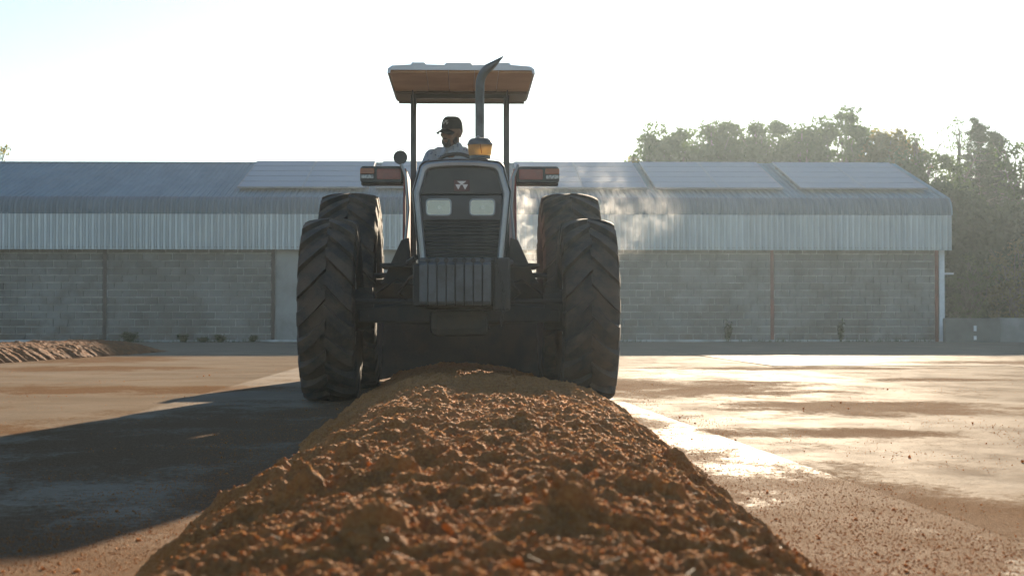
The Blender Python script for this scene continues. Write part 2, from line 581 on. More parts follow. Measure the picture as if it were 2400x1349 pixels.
MB().box(SX0, SX1 - 0.3, WY - 0.14, WY - 0.02, -0.05, 0.055).build("footing", MATS["mortar"], shed, bevel=0.02)
# white corner post and bracket
MB().box(13.33, 13.48, WY - 0.10, WY + 0.015, 0.0, 2.62).build("corner_post", MATS["white_paint"], shed, bevel=0.006)
MB().box(13.48, 13.75, WY - 0.05, WY - 0.02, 1.88, 1.93).build("bracket", MATS["white_paint"], shed)

# corrugated sheets: pans with raised ribs, swept along a path
PITCH, NR = 0.1635, 5
SW = PITCH * NR
def sheet_mesh(name, path, mat, rib=0.03, groove=0.0):
    """path: (y, z, normal_y, normal_z)"""
    prof = []
    for k in range(NR):
        x = k * PITCH
        if groove:
            prof += [(x, 0.0), (x + 0.070, 0.0), (x + 0.072, -groove), (x + 0.090, -groove), (x + 0.092, rib), (x + 0.120, rib), (x + 0.122, -groove), (x + 0.140, -groove), (x + 0.142, 0.0)]
        else:
            prof += [(x, 0.0), (x + 0.056, 0.0), (x + 0.064, rib), (x + 0.092, rib), (x + 0.100, 0.0)]
    prof.append((SW + 0.002, 0.0))
    vv, ff = [], []
    n = len(prof)
    for (y, z, ny, nz) in path:
        for (x, h_) in prof:
            vv.append((x, y + ny * h_, z + nz * h_))
    for i in range(len(path) - 1):
        for k in range(n - 1):
            ff.append((i * n + k, i * n + k + 1, (i + 1) * n + k + 1, (i + 1) * n + k))
    me = np_mesh(name, vv, ff, mat, smooth=False)
    return me
sl = math.atan2(RIDGE_Z - EAVE_Z, RIDGE_Y - (WY + 0.15))
ca, sa = math.cos(sl), math.sin(sl)
CY = WY - 0.30                                       # plane of the vertical cladding
rr = 0.46
# bullnose arc: from vertical at cladding top to the roof slope
cyc, czc = CY + rr, CLAD_Z1 - 0.0
arc = []
for k in range(9):
    t = (math.pi / 2 - sl) * k / 8
    ny, nz = -math.cos(t), math.sin(t)
    arc.append((cyc + rr * ny, czc + rr * nz, ny, nz))
ey, ez = arc[-1][0], arc[-1][1]
arc = [(CY, CLAD_Z1 - 0.04, -1, 0)] + arc + [(ey + 0.06 * ca, ez + 0.06 * sa, -sa, ca)]
arc = [(a[0] + a[2] * 0.006, a[1] + a[3] * 0.006, a[2], a[3]) for a in arc]
RL = math.hypot(RIDGE_Y - ey, RIDGE_Z - ez)
RIDGE_Z2 = ez + (RIDGE_Y - ey) * math.tan(sl)
roofp = [(ey, ez, -sa, ca), (RIDGE_Y - 0.05, RIDGE_Z2 - 0.05 * math.tan(sl), -sa, ca)]
roofb = [(RIDGE_Y + 0.05, RIDGE_Z2 - 0.05 * math.tan(sl), sa, ca), (59.9, RIDGE_Z2 - (59.9 - RIDGE_Y) * math.tan(sl), sa, ca)]
me_c = sheet_mesh("cladding_sheet", [(CY, CLAD_Z0, -1, 0), (CY, CLAD_Z1, -1, 0)], MATS["galvanised"], 0.022, 0.05)
me_b = sheet_mesh("bullnose_sheet", arc, MATS["bullnose_steel"], 0.026, 0.045)
me_r = sheet_mesh("roof_sheet", roofp, MATS["roof_steel"], 0.030, 0.055)
me_k = sheet_mesh("roof_sheet", roofb, MATS["roof_steel"], 0.03)
nsheet = int(round((SX1 + 0.15 - SX0) / SW))
for k in range(nsheet):
    x = SX1 + 0.12 - SW * (k + 1)
    for nm, me in (("cladding_sheet", me_c), ("bullnose_sheet", me_b), ("roof_sheet", me_r), ("roof_sheet", me_k)):
        o = bpy.data.objects.new(nm, me)
        link(o, shed)
        o.location = Vector((x, random.uniform(-0.003, 0.003) if nm == "cladding_sheet" else 0.0, 0)) - Vector((0, WY, 0))
        o.rotation_euler = (0, random.uniform(-0.0022, 0.0022) if nm == "cladding_sheet" else 0.0, 0)
# ridge cap, gable flashing, soffit and the eave angle under the cladding
tz = RIDGE_Z2 + 0.035
MB().add([(SX0 - .1, RIDGE_Y - 0.2, tz - 0.2 * math.tan(sl)), (SX1 + .13, RIDGE_Y - 0.2, tz - 0.2 * math.tan(sl)), (SX1 + .13, RIDGE_Y, tz), (SX0 - .1, RIDGE_Y, tz),
          (SX1 + .13, RIDGE_Y + 0.2, tz - 0.2 * math.tan(sl)), (SX0 - .1, RIDGE_Y + 0.2, tz - 0.2 * math.tan(sl))], [(0, 1, 2, 3), (3, 2, 4, 5)]).build("ridge_cap", MATS["roof_steel"], shed)
MB().box(SX0, SX1 + 0.1, CY + 0.01, WY + 0.01, CLAD_Z0 + 0.06, CLAD_Z0 + 0.075).build("soffit", MATS["brown_steel"], shed)
fl = MB()
for (a, b) in zip(arc[:-1], arc[1:]):
    fl.add([(SX1 + 0.10, a[0] - a[2] * -0.034, a[1] + a[3] * 0.034), (SX1 + 0.145, a[0] + a[2] * 0.034, a[1] + a[3] * 0.034), (SX1 + 0.145, b[0] + b[2] * 0.034, b[1] + b[3] * 0.034), (SX1 + 0.10, b[0] + b[2] * 0.034, b[1] + b[3] * 0.034)], [(0, 1, 2, 3)])
a, b = roofp
fl.add([(SX1 + 0.02, a[0] - sa * .036, a[1] + ca * .036), (SX1 + 0.145, a[0] - sa * .036, a[1] + ca * .036), (SX1 + 0.145, b[0] - sa * .036, b[1] + ca * .036), (SX1 + 0.02, b[0] - sa * .036, b[1] + ca * .036)], [(0, 1, 2, 3)])
fl.add([(SX1 + 0.145, a[0] - sa * .036, a[1] + ca * .036), (SX1 + 0.145, a[0], a[1] - 0.14), (SX1 + 0.145, b[0], b[1] - 0.14), (SX1 + 0.145, b[0] - sa * .036, b[1] + ca * .036)], [(0, 1, 2, 3)])
fl.build("verge_flashing", MATS["roof_steel"], shed)

# ---- solar arrays lying on the roof
g = NG("panel_glass")
g.set(Base_Color=(0.15, 0.19, 0.24), Roughness=0.45)
g.p.inputs["Specular IOR Level"].default_value = 0.18
MATS["panel_glass"] = g.m
simple("panel_frame", (0.20, 0.23, 0.26), (0.17, 0.20, 0.22), 2.0, 0.5, 0.2)
PANEL_L, PANEL_W = 1.84, 0.945
pg = MB().box(0.02, PANEL_L - 0.02, 0.02, PANEL_W - 0.02, 0.0, 0.034).mesh("solar_panel", MATS["panel_glass"])
fr = MB().ring_prism([(0, 0), (PANEL_L - 0.012, 0), (PANEL_L - 0.012, PANEL_W - 0.012), (0, PANEL_W - 0.012)], [(0.026, 0.026), (PANEL_L - 0.038, 0.026), (PANEL_L - 0.038, PANEL_W - 0.038), (0.026, PANEL_W - 0.038)], 'XY', -0.006, 0.042).mesh("frame", MATS["panel_frame"])
ARR = [(-6.42, "leftmost, beside the bare corrugated roof"), (-2.52, "second from the left, largely behind the tractor hood"), (1.55, "third from the left, beside the tractor's right lamp"),
       (5.45, "fourth from the left, under the brightest trees"), (9.62, "rightmost, at the roof's right end")]
d0 = 0.86                                            # up the slope from the bullnose
for ax, wh in ARR:
    oy, oz = ey + d0 * ca - 0.12 * sa, ez + d0 * sa + 0.12 * ca
    root = tag(empty("solar_array", (ax, oy, oz)), "blue-grey solar array on the shed roof, " + wh, "solar array", "solar arrays on the shed roof")
    root.rotation_euler = (sl, 0, 0)
    for r_ in range(5):
        for c_ in range(2):
            o = bpy.data.objects.new("solar_panel", pg); link(o, root); o.location = (c_ * PANEL_L, r_ * PANEL_W, 0)
            f_ = bpy.data.objects.new("frame", fr); link(f_, o)
    for yy in (0.5, 1.6, 2.9, 4.1):
        rl = bpy.data.objects.new("rail", MB().box(0, 2 * PANEL_L, yy, yy + 0.05, -0.095, -0.008).mesh("rail", MATS["panel_frame"])); link(rl, root)

# ---- low concrete wall right of the shed
lw = tag(empty("low_wall", (17.0, WY - 1.2, 0)), "low grey concrete wall of cast panels right of the shed", "wall")
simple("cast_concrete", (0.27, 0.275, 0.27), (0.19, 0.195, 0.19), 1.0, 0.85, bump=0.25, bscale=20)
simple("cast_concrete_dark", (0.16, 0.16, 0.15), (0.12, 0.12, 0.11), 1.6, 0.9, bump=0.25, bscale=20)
xs = [13.15, 14.68, 15.6, 17.2, 18.8, 20.4, 22.0, 23.6]
for k in range(len(xs) - 1):
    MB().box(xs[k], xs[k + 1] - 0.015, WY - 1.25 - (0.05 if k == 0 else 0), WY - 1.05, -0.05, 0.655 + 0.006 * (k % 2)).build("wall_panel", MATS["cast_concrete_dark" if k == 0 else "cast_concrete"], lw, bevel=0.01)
for z0, z1 in ((0.30, 0.45), (0.06, 0.17)):
    MB().box(13.93, 14.0, WY - 1.33, WY - 1.299, z0, z1).build("white_mark", MATS["white_paint"], lw)

# ================================================================ trees and plants
simple("bark", (0.14, 0.115, 0.09), (0.075, 0.062, 0.05), 3.0, 0.9, bump=0.5, bscale=20)
leafmat("leaf_gum", (0.034, 0.066, 0.018), (0.070, 0.112, 0.030), 0.34)
leafmat("leaf_gum_warm", (0.070, 0.075, 0.024), (0.15, 0.125, 0.04), 0.50)
leafmat("leaf_green", (0.036, 0.066, 0.020), (0.078, 0.112, 0.034), 0.38)
leafmat("leaf_dark", (0.022, 0.044, 0.014), (0.042, 0.068, 0.020), 0.18)
leafmat("leaf_conifer", (0.024, 0.042, 0.022), (0.048, 0.066, 0.032), 0.25)
leafmat("leaf_weed", (0.028, 0.050, 0.018), (0.060, 0.085, 0.028), 0.35)

def leaves(centers, radii, per, size, rng, squash=0.8, aspect=2.4, droop=0.0):
    """leaf quads (folded rhombs) scattered in clumps; returns verts, faces"""
    C_ = np.repeat(np.asarray(centers, float), per, axis=0)
    Rr = np.repeat(np.asarray(radii, float), per)
    n = len(C_)
    d = rng.normal(size=(n, 3)); d /= np.linalg.norm(d, axis=1)[:, None]
    rad = Rr * rng.random(n) ** 0.45
    P = C_ + d * rad[:, None] * np.array([1, 1, squash])
    a = rng.normal(size=(n, 3)); a[:, 2] -= droop; a /= np.linalg.norm(a, axis=1)[:, None]
    b = np.cross(a, rng.normal(size=(n, 3))); b /= np.linalg.norm(b, axis=1)[:, None]
    s = size * rng.uniform(0.55, 1.35, n)
    L = a * s[:, None]; W = b * (s / aspect)[:, None]
    V = np.stack([P - L * 0.5, P + W * 0.5 - L * 0.05, P + L * 0.5, P - W * 0.5 - L * 0.05], axis=1).reshape(-1, 3)
    F = np.arange(n * 4).reshape(-1, 4)
    return V, F

def tree(name, label, x, y, top, trunk_h, halfw, mat, seed, clumps=46, per=90, leaf=0.23, crown_bottom=None, clump_r=0.75, group=None, open_=0.0, lean=0.0, cat="tree", squash=0.75, trunk_r=0.16):
    rng = np.random.default_rng(seed)
    root = tag(empty(name, (x, y, 0.0)), label, cat, group)
    cb = crown_bottom if crown_bottom is not None else trunk_h
    mid = (top + cb) / 2; hz = (top - cb) / 2
    # clump centres: in an ellipsoid shell, uneven
    cs = []
    tries = 0
    while len(cs) < clumps and tries < 4000:
        tries += 1
        p = rng.uniform(-1, 1, 3)
        r2 = np.linalg.norm(p)
        if r2 > 1 or r2 < 0.35 * (1 - open_) : continue
        q = np.array([p[0] * halfw + lean * p[2], p[1] * halfw, mid + p[2] * hz])
        q[:2] *= 1 + 0.25 * math.sin(3 * math.atan2(p[1], p[0]) + seed)
        cs.append(q)
    cs = np.array(cs)
    cr = rng.uniform(0.5, 1.25, len(cs)) * clump_r
    V, F = leaves(cs, cr, per, leaf, rng, squash)
    o = bpy.data.objects.new("crown", np_mesh("crown", V, F, MATS[mat])); link(o, root)
    b = MB()
    fork = Vector((lean * 0.3, 0, trunk_h))
    b.tube([(0, 0, -0.1), (0.05, 0, trunk_h * 0.5), fork, (fork.x + lean * 0.4, 0.05, mid + hz * 0.3)], [trunk_r, trunk_r * 0.8, trunk_r * 0.62, trunk_r * 0.15], 8)
    for q in cs[:: max(1, len(cs) // 26)]:
        q = Vector(q)
        s_ = fork + Vector((0, 0, (mid - trunk_h) * rng.uniform(-0.35, 0.8)))
        m_ = s_.lerp(q, 0.5) + Vector((rng.uniform(-.2, .2), rng.uniform(-.2, .2), 0.25))
        b.tube([s_, m_, q], [trunk_r * 0.38, trunk_r * 0.24, 0.012], 5)
        for _ in range(2):
            e = q + Vector(rng.uniform(-1, 1, 3)) * clump_r * 1.0
            b.tube([m_.lerp(q, 0.7), e], [trunk_r * 0.13, 0.008], 4)
    me = b.mesh("trunk", MATS["bark"], 'all', fix=False)
    o = bpy.data.objects.new("trunk", me); link(o, root)
    return root

def conifer(label, x, y, top, halfw, seed, group):
    rng = np.random.default_rng(seed)
    root = tag(empty("conifer_tree", (x, y, 0.0)), label, "tree", group)
    cs, cr = [], []
    b = MB().tube([(0, 0, -0.1), (0, 0, top * 0.6), (0, 0, top)], [0.2, 0.1, 0.015], 8)
    z = top * 0.2
    while z < top - 0.15:
        f = 1 - (z - top * 0.2) / (top * 0.8)
        r = halfw * f ** 0.85 * rng.uniform(0.7, 1.15) + 0.08
        nb = int(6 + 5 * f)
        a0 = rng.uniform(0, 6.28)
        for k in range(nb):
            a = a0 + 6.283 * k / nb + rng.uniform(-.3, .3)
            rr_ = r * rng.uniform(0.65, 1.1)
            tip = Vector((math.cos(a) * rr_, math.sin(a) * rr_, z - 0.05 + rr_ * 0.22))
            b.tube([(0, 0, z), tip], [0.03, 0.008], 4)
            for t in np.linspace(0.3, 1.0, max(2, int(4 * f + 2))):
                cs.append(Vector((0, 0, z)).lerp(tip, t) + Vector((rng.normal(0, .08), rng.normal(0, .08), rng.normal(0, .14)))); cr.append(0.14 + 0.24 * f * (1.15 - t) + 0.06)
        z += (0.22 + 0.12 * f) * rng.uniform(0.7, 1.3)
    V, F = leaves(cs, cr, 34, 0.16, rng, 0.55, 3.0)
    link(bpy.data.objects.new("crown", np_mesh("crown", V, F, MATS["leaf_conifer"])), root)
    link(bpy.data.objects.new("trunk", b.mesh("trunk", MATS["bark"], 'all', fix=False)), root)
    return root

def at(px, py, Y):
    """a point of the yard at depth Y, read off the photograph"""
    return (px - 1088) / 3990 * Y, Y, CAM_H + (753 - py) / 3990 * Y

GT = "trees behind the shed"
for (px, py, Y, hw, m, sd, kw, lab) in [
    (1478, 352, 66, 0.75, "leaf_gum_warm", 21, dict(clumps=20, per=80, clump_r=0.40, leaf=0.16), "small yellowish tree top at the left end of the tree row"),
    (1572, 290, 68, 1.55, "leaf_gum", 22, dict(clumps=90, per=150, clump_r=0.62), "rounded gum tree second from the left of the tree row"),
    (1690, 292, 70, 1.45, "leaf_gum", 23, dict(clumps=90, per=150, clump_r=0.62), "gum tree directly below the sun glare"),
    (1797, 268, 72, 1.35, "leaf_gum", 24, dict(clumps=80, per=140, clump_r=0.6), "gum tree right of the sun glare with a domed top"),
    (1893, 290, 69, 1.10, "leaf_gum", 25, dict(clumps=60, per=130, clump_r=0.55), "lower gum tree just left of the tallest one"),
    (1980, 247, 71, 1.70, "leaf_gum", 26, dict(clumps=70, per=110, clump_r=0.50, open_=0.4, squash=0.6), "tallest gum tree, open crown with bare forked limbs"),
    (2092, 303, 66, 1.25, "leaf_gum_warm", 27, dict(clumps=70, per=120, clump_r=0.50), "rounded warm-toned tree above the shed's right roof end"),
    (2172, 262, 64, 0.95, "leaf_gum", 28, dict(clumps=26, per=22, clump_r=0.42, open_=0.6, leaf=0.15), "very sparse thin tree left of the conifers"),
    (2255, 268, 65, 0.80, "leaf_gum", 29, dict(clumps=22, per=24, clump_r=0.42, open_=0.6, leaf=0.15), "sparse leafy tree with a tall wisp beside the conifers"),
    (2395, 300, 66, 1.10, "leaf_gum", 30, dict(clumps=34, per=55, clump_r=0.5, open_=0.3), "loose grey-green tree at the right edge of the photo"),
    (2180, 345, 62, 2.05, "leaf_green", 31, dict(clumps=130, per=110, clump_r=0.60, leaf=0.19, crown_bottom=1.5), "low fresh green tree just right of the shed roof"),
    (5, 338, 68, 0.85, "leaf_gum_warm", 32, dict(clumps=24, per=60, clump_r=0.42, leaf=0.14), "yellow-green tree top at the left edge above the roof"),
    (110, 366, 69, 1.10, "leaf_gum_warm", 33, dict(clumps=26, per=20, clump_r=0.40, leaf=0.12, open_=0.5), "thin wispy tree top over the left roof ridge"),
]:
    x, y, z = at(px, py, Y)
    kw = dict(kw); cb = kw.pop("crown_bottom", max(2.0, z - 4.2))
    tree("gum_tree" if "gum" in m else "broadleaf_tree", lab, x, y, z - 0.05, max(1.2, cb * 0.85), hw, m, sd, crown_bottom=cb, group=GT, **kw)
for (px, py, Y, hw, sd, lab) in [(2305, 274, 66, 1.9, 41, "taller dark conifer with a pointed top right of the shed"), (2347, 300, 69, 1.7, 42, "shorter conifer peak just right of the taller one")]:
    x, y, z = at(px, py, Y)
    conifer(lab, x, y, z, hw, sd, GT)

# dense hedge and shrubs right of the shed
def hedge(name, label, x0, x1, y0, y1, top, mat, seed, n=340, per=75, leaf=0.17, cr=0.5, cat="hedge"):
    rng = np.random.default_rng(seed)
    root = tag(empty(name, ((x0 + x1) / 2, (y0 + y1) / 2, 0)), label, cat)
    P = rng.uniform(0, 1, (n, 3))
    hx = top * (0.86 + 0.14 * np.sin(P[:, 0] * 9 + seed) * np.cos(P[:, 0] * 4.1))
    c = np.stack([(P[:, 0] - 0.5) * (x1 - x0), (P[:, 1] - 0.5) * (y1 - y0), 0.2 + P[:, 2] * (hx - 0.3)], 1)
    V, F = leaves(c, rng.uniform(0.6, 1.2, n) * cr, per, leaf, rng, 0.9)
    link(bpy.data.objects.new("foliage", np_mesh("foliage", V, F, MATS[mat])), root)
    b = MB()
    for k in range(9):
        xx = (k / 8 - 0.5) * (x1 - x0) * 0.9
        b.tube([(xx, 0, -0.1), (xx + 0.1, 0.1, top * 0.5), (xx - 0.1, 0, top * 0.85)], [0.07, 0.05, 0.015], 6)
    link(bpy.data.objects.new("stem", b.mesh("stem", MATS["bark"], 'all', fix=False)), root)
    return root
x, y, z = at(2330, 440, 58)
hedge("hedge", "tall dense dark green hedge beyond the low wall", 15.8, 26.0, 56.6, 61.6, 5.15, "leaf_dark", 51, n=1250, per=90, leaf=0.27)
x, y, z = at(2282, 590, 51)
tree("shrub", "sunlit leafy shrub behind the low wall next to the white post", x, y, z, 0.7, 0.75, "leaf_green", 52, clumps=44, per=60, leaf=0.085, crown_bottom=0.3, clump_r=0.26, cat="shrub", trunk_r=0.05)
x, y, z = at(2390, 560, 54.5)
tree("shrub", "large dull brown-green shrub at the right edge before the hedge", x, y, z, 0.9, 1.1, "leaf_gum_warm", 53, clumps=46, per=70, leaf=0.12, crown_bottom=0.3, clump_r=0.4, cat="shrub", trunk_r=0.07)

def weed(label, x, y, h, spread, n, seed, leaf=0.07, group="weeds along the shed wall"):
    rng = np.random.default_rng(seed)
    root = tag(empty("weed", (x, y, 0)), label, "weed", group)
    b = MB(); cs, cr = [], []
    for k in range(n):
        a = rng.uniform(0, 6.28); r = spread * rng.uniform(0.2, 1)
        hh = h * rng.uniform(0.55, 1.0)
        tip = (math.cos(a) * r, math.sin(a) * r * 0.5, hh)
        b.tube([(0.03 * math.cos(a), 0.03 * math.sin(a), -0.03), (tip[0] * 0.4, tip[1] * 0.4, hh * 0.6), tip], [0.008, 0.006, 0.003], 4)
        for t in np.linspace(0.3, 1, 5):
            cs.append((tip[0] * t, tip[1] * t, hh * t)); cr.append(0.07)
    V, F = leaves(cs, cr, 10, leaf, rng, 0.8)
    link(bpy.data.objects.new("foliage", np_mesh("foliage", V, F, MATS["leaf_weed"])), root)
    link(bpy.data.objects.new("stem", b.mesh("stem", MATS["leaf_weed"], False, fix=False)), root)
for px, h_, sp, n_, sd, lab in [(308, 0.26, 0.26, 9, 61, "bushy weed at the wall foot just right of the dark post"), (437, 0.20, 0.2, 7, 62, "small weed at the wall foot, second from the dark post"),
                                (482, 0.13, 0.16, 6, 63, "tiny weed at the wall foot, third from the dark post"), (520, 0.19, 0.2, 7, 64, "small weed at the wall foot, fourth from the dark post"),
                                (592, 0.17, 0.24, 7, 65, "low weed near the pale rendered bay"), (1706, 0.62, 0.16, 6, 66, "tall thin weed left of the red post"), (1974, 0.62, 0.16, 6, 67, "tall thin weed right of the red post")]:
    weed(lab, (px - 1088) / 84.3, WY - 0.25, h_, sp, n_, sd)
# grass and litter along the foot of the wall, uncountable
rng = np.random.default_rng(71)
n = 2600
gx = rng.uniform(SX0, SX1, n); gx = gx[(np.sin(gx * 1.7) + np.sin(gx * 0.63 + 1) + rng.normal(0, .5, n)) > 0.3]
n = len(gx)
gy = WY - 0.15 - np.abs(rng.normal(0, 0.13, n)); hh = rng.uniform(0.03, 0.15, n); dx = rng.normal(0, 0.05, n)
V = np.stack([np.stack([gx - .008, gy, np.full(n, -.01)], 1), np.stack([gx + .008, gy, np.full(n, -.01)], 1), np.stack([gx + dx, gy + rng.normal(0, .03, n), hh], 1)], 1).reshape(-1, 3)
o = bpy.data.objects.new("grass", np_mesh("grass", V, np.arange(n * 3).reshape(-1, 3), MATS["leaf_weed"])); link(o)
tag(o, "thin grass tufts along the foot of the block wall", "grass", kind="stuff")

# ================================================================ windrows of compost
def windrow(name, label, y0, y1, edges, H, step, cols, seed, amp=1.0, ends=1.0, clods=(), pw=3.0):
    """edges(y) -> left x, right x"""
    ys = [y0]
    while ys[-1] < y1:
        ys.append(ys[-1] + step(ys[-1]))
    ys = np.array(ys)
    T = np.linspace(-1, 1, cols)
    L, Rr = edges(ys)
    c = (L + Rr) / 2; hw = (Rr - L) / 2
    wob = 0.07 * fbm(ys * 0.9, ys * 0 + 3.3, 3, seed + 5)
    Xg = c[:, None] + T[None, :] * hw[:, None] * (1.05 + 0.20 * fbm(np.repeat(ys[:, None] * 4.5, cols, 1), np.sign(T)[None, :] * 4.0 + 0 * ys[:, None], 3, seed + 8)) + wob[:, None]
    Yg = np.repeat(ys[:, None], cols, 1)
    at_ = np.abs(T)[None, :]
    prof = np.clip(1 - at_ ** pw, 0, 1) * np.ones_like(Yg)
    endf = np.clip((y1 - ys) / ends, 0, 1); endf = (endf * (2 - endf))[:, None]
    Hh = H(Yg) * (1 + 0.10 * fbm(Yg * 0.8, Xg * 0.8, 3, seed + 1)) * endf
    z = Hh * prof
    edge = np.clip((1 - at_) / 0.16, 0, 1)
    env = (0.25 + 0.75 * edge) * np.clip(endf * 2, 0, 1) * amp
    wx, wy = Xg + 0.05 * fbm(Xg * 5, Yg * 5, 2, seed + 30), Yg + 0.04 * fbm(Xg * 5 + 9, Yg * 5, 2, seed + 31)
    b1 = fbm(wx * 3.0, wy * 4.6, 2, seed + 2, 0.5, True)
    b2 = fbm(wx * 12.0, wy * 15.5, 3, seed + 3, 0.55, True)
    b3 = fbm(Xg * 32, Yg * 38, 4, seed + 4, 0.7)
    b4 = fbm(Xg * 105, Yg * 110, 2, seed + 40, 0.6)
    lum = np.clip(vnoise(wx * 4.2, wy * 5.0, seed + 12) - 0.22, 0, 1)
    z = z + env * (0.020 * b1 + 0.026 * b2 + 0.011 * b3 + 0.0045 * b4 + 0.050 * lum)
    for (bx_, by_, br_) in clods:
        d2 = ((Xg - bx_) / br_) ** 2 + ((Yg - by_) / (br_ * 0.8)) ** 2
        q_ = np.clip(1.25 - d2 * (1 + 0.5 * b3), 0, 1); z = z + br_ * 0.85 * np.sqrt(q_) * (1 + 0.25 * b3)
    edge_drop = np.where(at_ > 0.985, -0.06, 0.0)
    z = np.where(at_ > 0.985, -0.05, np.maximum(z, -0.02 + 0.02 * prof)) + 0 * edge_drop
    V = np.stack([Xg, Yg, z], -1).reshape(-1, 3)
    nr = len(ys)
    idx = np.arange(nr * cols).reshape(nr, cols)
    F = np.stack([idx[:-1, :-1], idx[:-1, 1:], idx[1:, 1:], idx[1:, :-1]], -1).reshape(-1, 4)
    return ys, Xg, Yg, z, V, F

def crumbs(P, size, rng, sub=1, jit=0.3):
    """joined irregular crumbs at points P with sizes"""
    if sub == 0:
        base = np.array([(1, 0, 0), (-1, 0, 0), (0, 1, 0), (0, -1, 0), (0, 0, 1), (0, 0, -1)], float)
        fc = np.array([(0, 2, 4), (2, 1, 4), (1, 3, 4), (3, 0, 4), (2, 0, 5), (1, 2, 5), (3, 1, 5), (0, 3, 5)])
    else:
        bm = bmesh.new(); bmesh.ops.create_icosphere(bm, subdivisions=sub, radius=1.0)
        base = np.array([v.co[:] for v in bm.verts]); fc = np.array([[v.index for v in f.verts] for f in bm.faces]); bm.free()
    n, k = len(P), len(base)
    A = rng.normal(size=(n, 3, 3)); q, _ = np.linalg.qr(A)
    sc_ = rng.uniform(0.55, 1.3, (n, 1, 3))
    V = base[None] * (1 + rng.uniform(-jit, jit, (n, k, 1))) * sc_
    V = np.einsum('nki,nij->nkj', V, q) * size[:, None, None] + P[:, None, :]
    F = (fc[None] + (np.arange(n) * k)[:, None, None]).reshape(-1, 3)
    return V.reshape(-1, 3), F

def near_edges(y):
    Rr = np.interp(y, [0, 3.7, 6.0, 9.0, 10.6, 11.5, 30], [0.70, 0.70, 0.78, 0.88, 0.92, 0.64, 0.60])
    L = np.interp(y, [0, 3.7, 5.5, 9.0, 30], [-0.66, -0.65, -0.62, -0.66, -0.64])
    return L, Rr
BIG = [(1480, 5.9, .03), (1600, 5.0, .05), (1862, 4.3, .045), (1030, 6.8, .035), (1470, 9.9, .04), (640, 4.6, .05), (1100, 3.3, .04), (930, 3.6, .045), (1700, 4.4, .04), (1230, 5.2, .035), (820, 4.2, .05), (1400, 3.9, .04), (1560, 3.4, .045), (700, 3.5, .05), (1290, 7.6, .04), (1330, 2.7, .04), (880, 2.6, .045)]
ys, Xg, Yg, Zg, V, F = windrow("w", "", -1.2, 20.0, near_edges, lambda y: np.interp(y, [0, 7, 9, 11, 14, 30], [0.245, 0.248, 0.24, 0.205, 0.165, 0.16]), lambda y: 0.0042 if y < 2.0 and y > 1.3 else (0.02 if y <= 1.3 else max(0.0045, 0.0019 * y) if y < 10 else 0.021), 330, 5, clods=[((px - 1088) / 3990 * Y, Y, r_) for px, Y, r_ in BIG])
wr = tag(empty("compost_windrow", (0, 9.0, 0)), "long crumbly brown compost windrow running from the foreground under the tractor", "compost heap")
V[:, 1] -= 9.0
o = bpy.data.objects.new("heap", np_mesh("heap", V, F, MATS["compost"], smooth="all")); link(o, wr)
rng = np.random.default_rng(77)
def on_heap(n, yl, yh, tmax, rng, Xg, Yg, Zg, ys, power=1.5):
    u = rng.random(n) ** power
    yy = yl * (yh / yl) ** u
    i = np.clip(np.searchsorted(ys, yy), 1, len(ys) - 2)
    j = np.clip(((rng.uniform(-tmax, tmax, n) + 1) / 2 * (Xg.shape[1] - 1)).astype(int), 0, Xg.shape[1] - 1)
    return np.stack([Xg[i, j], Yg[i, j], Zg[i, j]], 1)
P1 = on_heap(250, 1.5, 11.0, 0.98, rng, Xg, Yg, Zg, ys, 1.0); s1 = rng.uniform(0.004, 0.010, len(P1)) * (1 + 0.6 * (rng.random(len(P1)) < 0.06))
P2 = on_heap(98000, 1.5, 15.0, 0.99, rng, Xg, Yg, Zg, ys, 0.9); s2 = rng.uniform(0.0012, 0.0040, len(P2))
for nm, P_, s_, sub in (("clods", P1, s1, 2), ("crumbs", P2, s2, 0)):
    V, F = crumbs(P_, s_, rng, sub, 0.16 if sub == 2 else 0.4)
    V[:, 1] -= 9.0
    o = bpy.data.objects.new(nm, np_mesh(nm, V, F, MATS["compost_crumb"])); link(o, wr); o["kind"] = "stuff"

P3 = on_heap(700, 1.6, 9.0, 0.97, rng, Xg, Yg, Zg, ys, 0.9)
a_ = rng.uniform(0, 6.28, len(P3)); l_ = rng.uniform(0.008, 0.035, len(P3)); d_ = np.stack([np.cos(a_) * l_, np.sin(a_) * l_, rng.normal(0, 0.35, len(P3)) * l_], 1)
w_ = np.stack([-np.sin(a_), np.cos(a_), 0 * a_], 1) * 0.0009
up_ = np.array([0, 0, 0.004])
V = np.stack([P3 - d_ / 2 - w_ + up_, P3 - d_ / 2 + w_ + up_, P3 + d_ / 2 + w_ + up_ * 2, P3 + d_ / 2 - w_ + up_ * 2], 1).reshape(-1, 3)
V[:, 1] -= 9.0
simple("straw", (0.30, 0.17, 0.07), (0.20, 0.10, 0.04), 40.0, 0.8)
o = bpy.data.objects.new("straw_bits", np_mesh("straw_bits", V, np.arange(len(V)).reshape(-1, 4), MATS["straw"])); link(o, wr); o["kind"] = "stuff"

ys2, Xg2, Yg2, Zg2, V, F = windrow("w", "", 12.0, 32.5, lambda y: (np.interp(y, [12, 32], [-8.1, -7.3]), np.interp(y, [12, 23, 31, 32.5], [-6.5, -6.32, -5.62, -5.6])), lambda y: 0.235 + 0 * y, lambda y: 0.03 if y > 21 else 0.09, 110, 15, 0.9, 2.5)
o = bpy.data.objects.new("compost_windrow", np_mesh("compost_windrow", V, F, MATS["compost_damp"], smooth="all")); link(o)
tag(o, "far sunlit brown compost windrow lying before the shed's left wall", "compost heap")

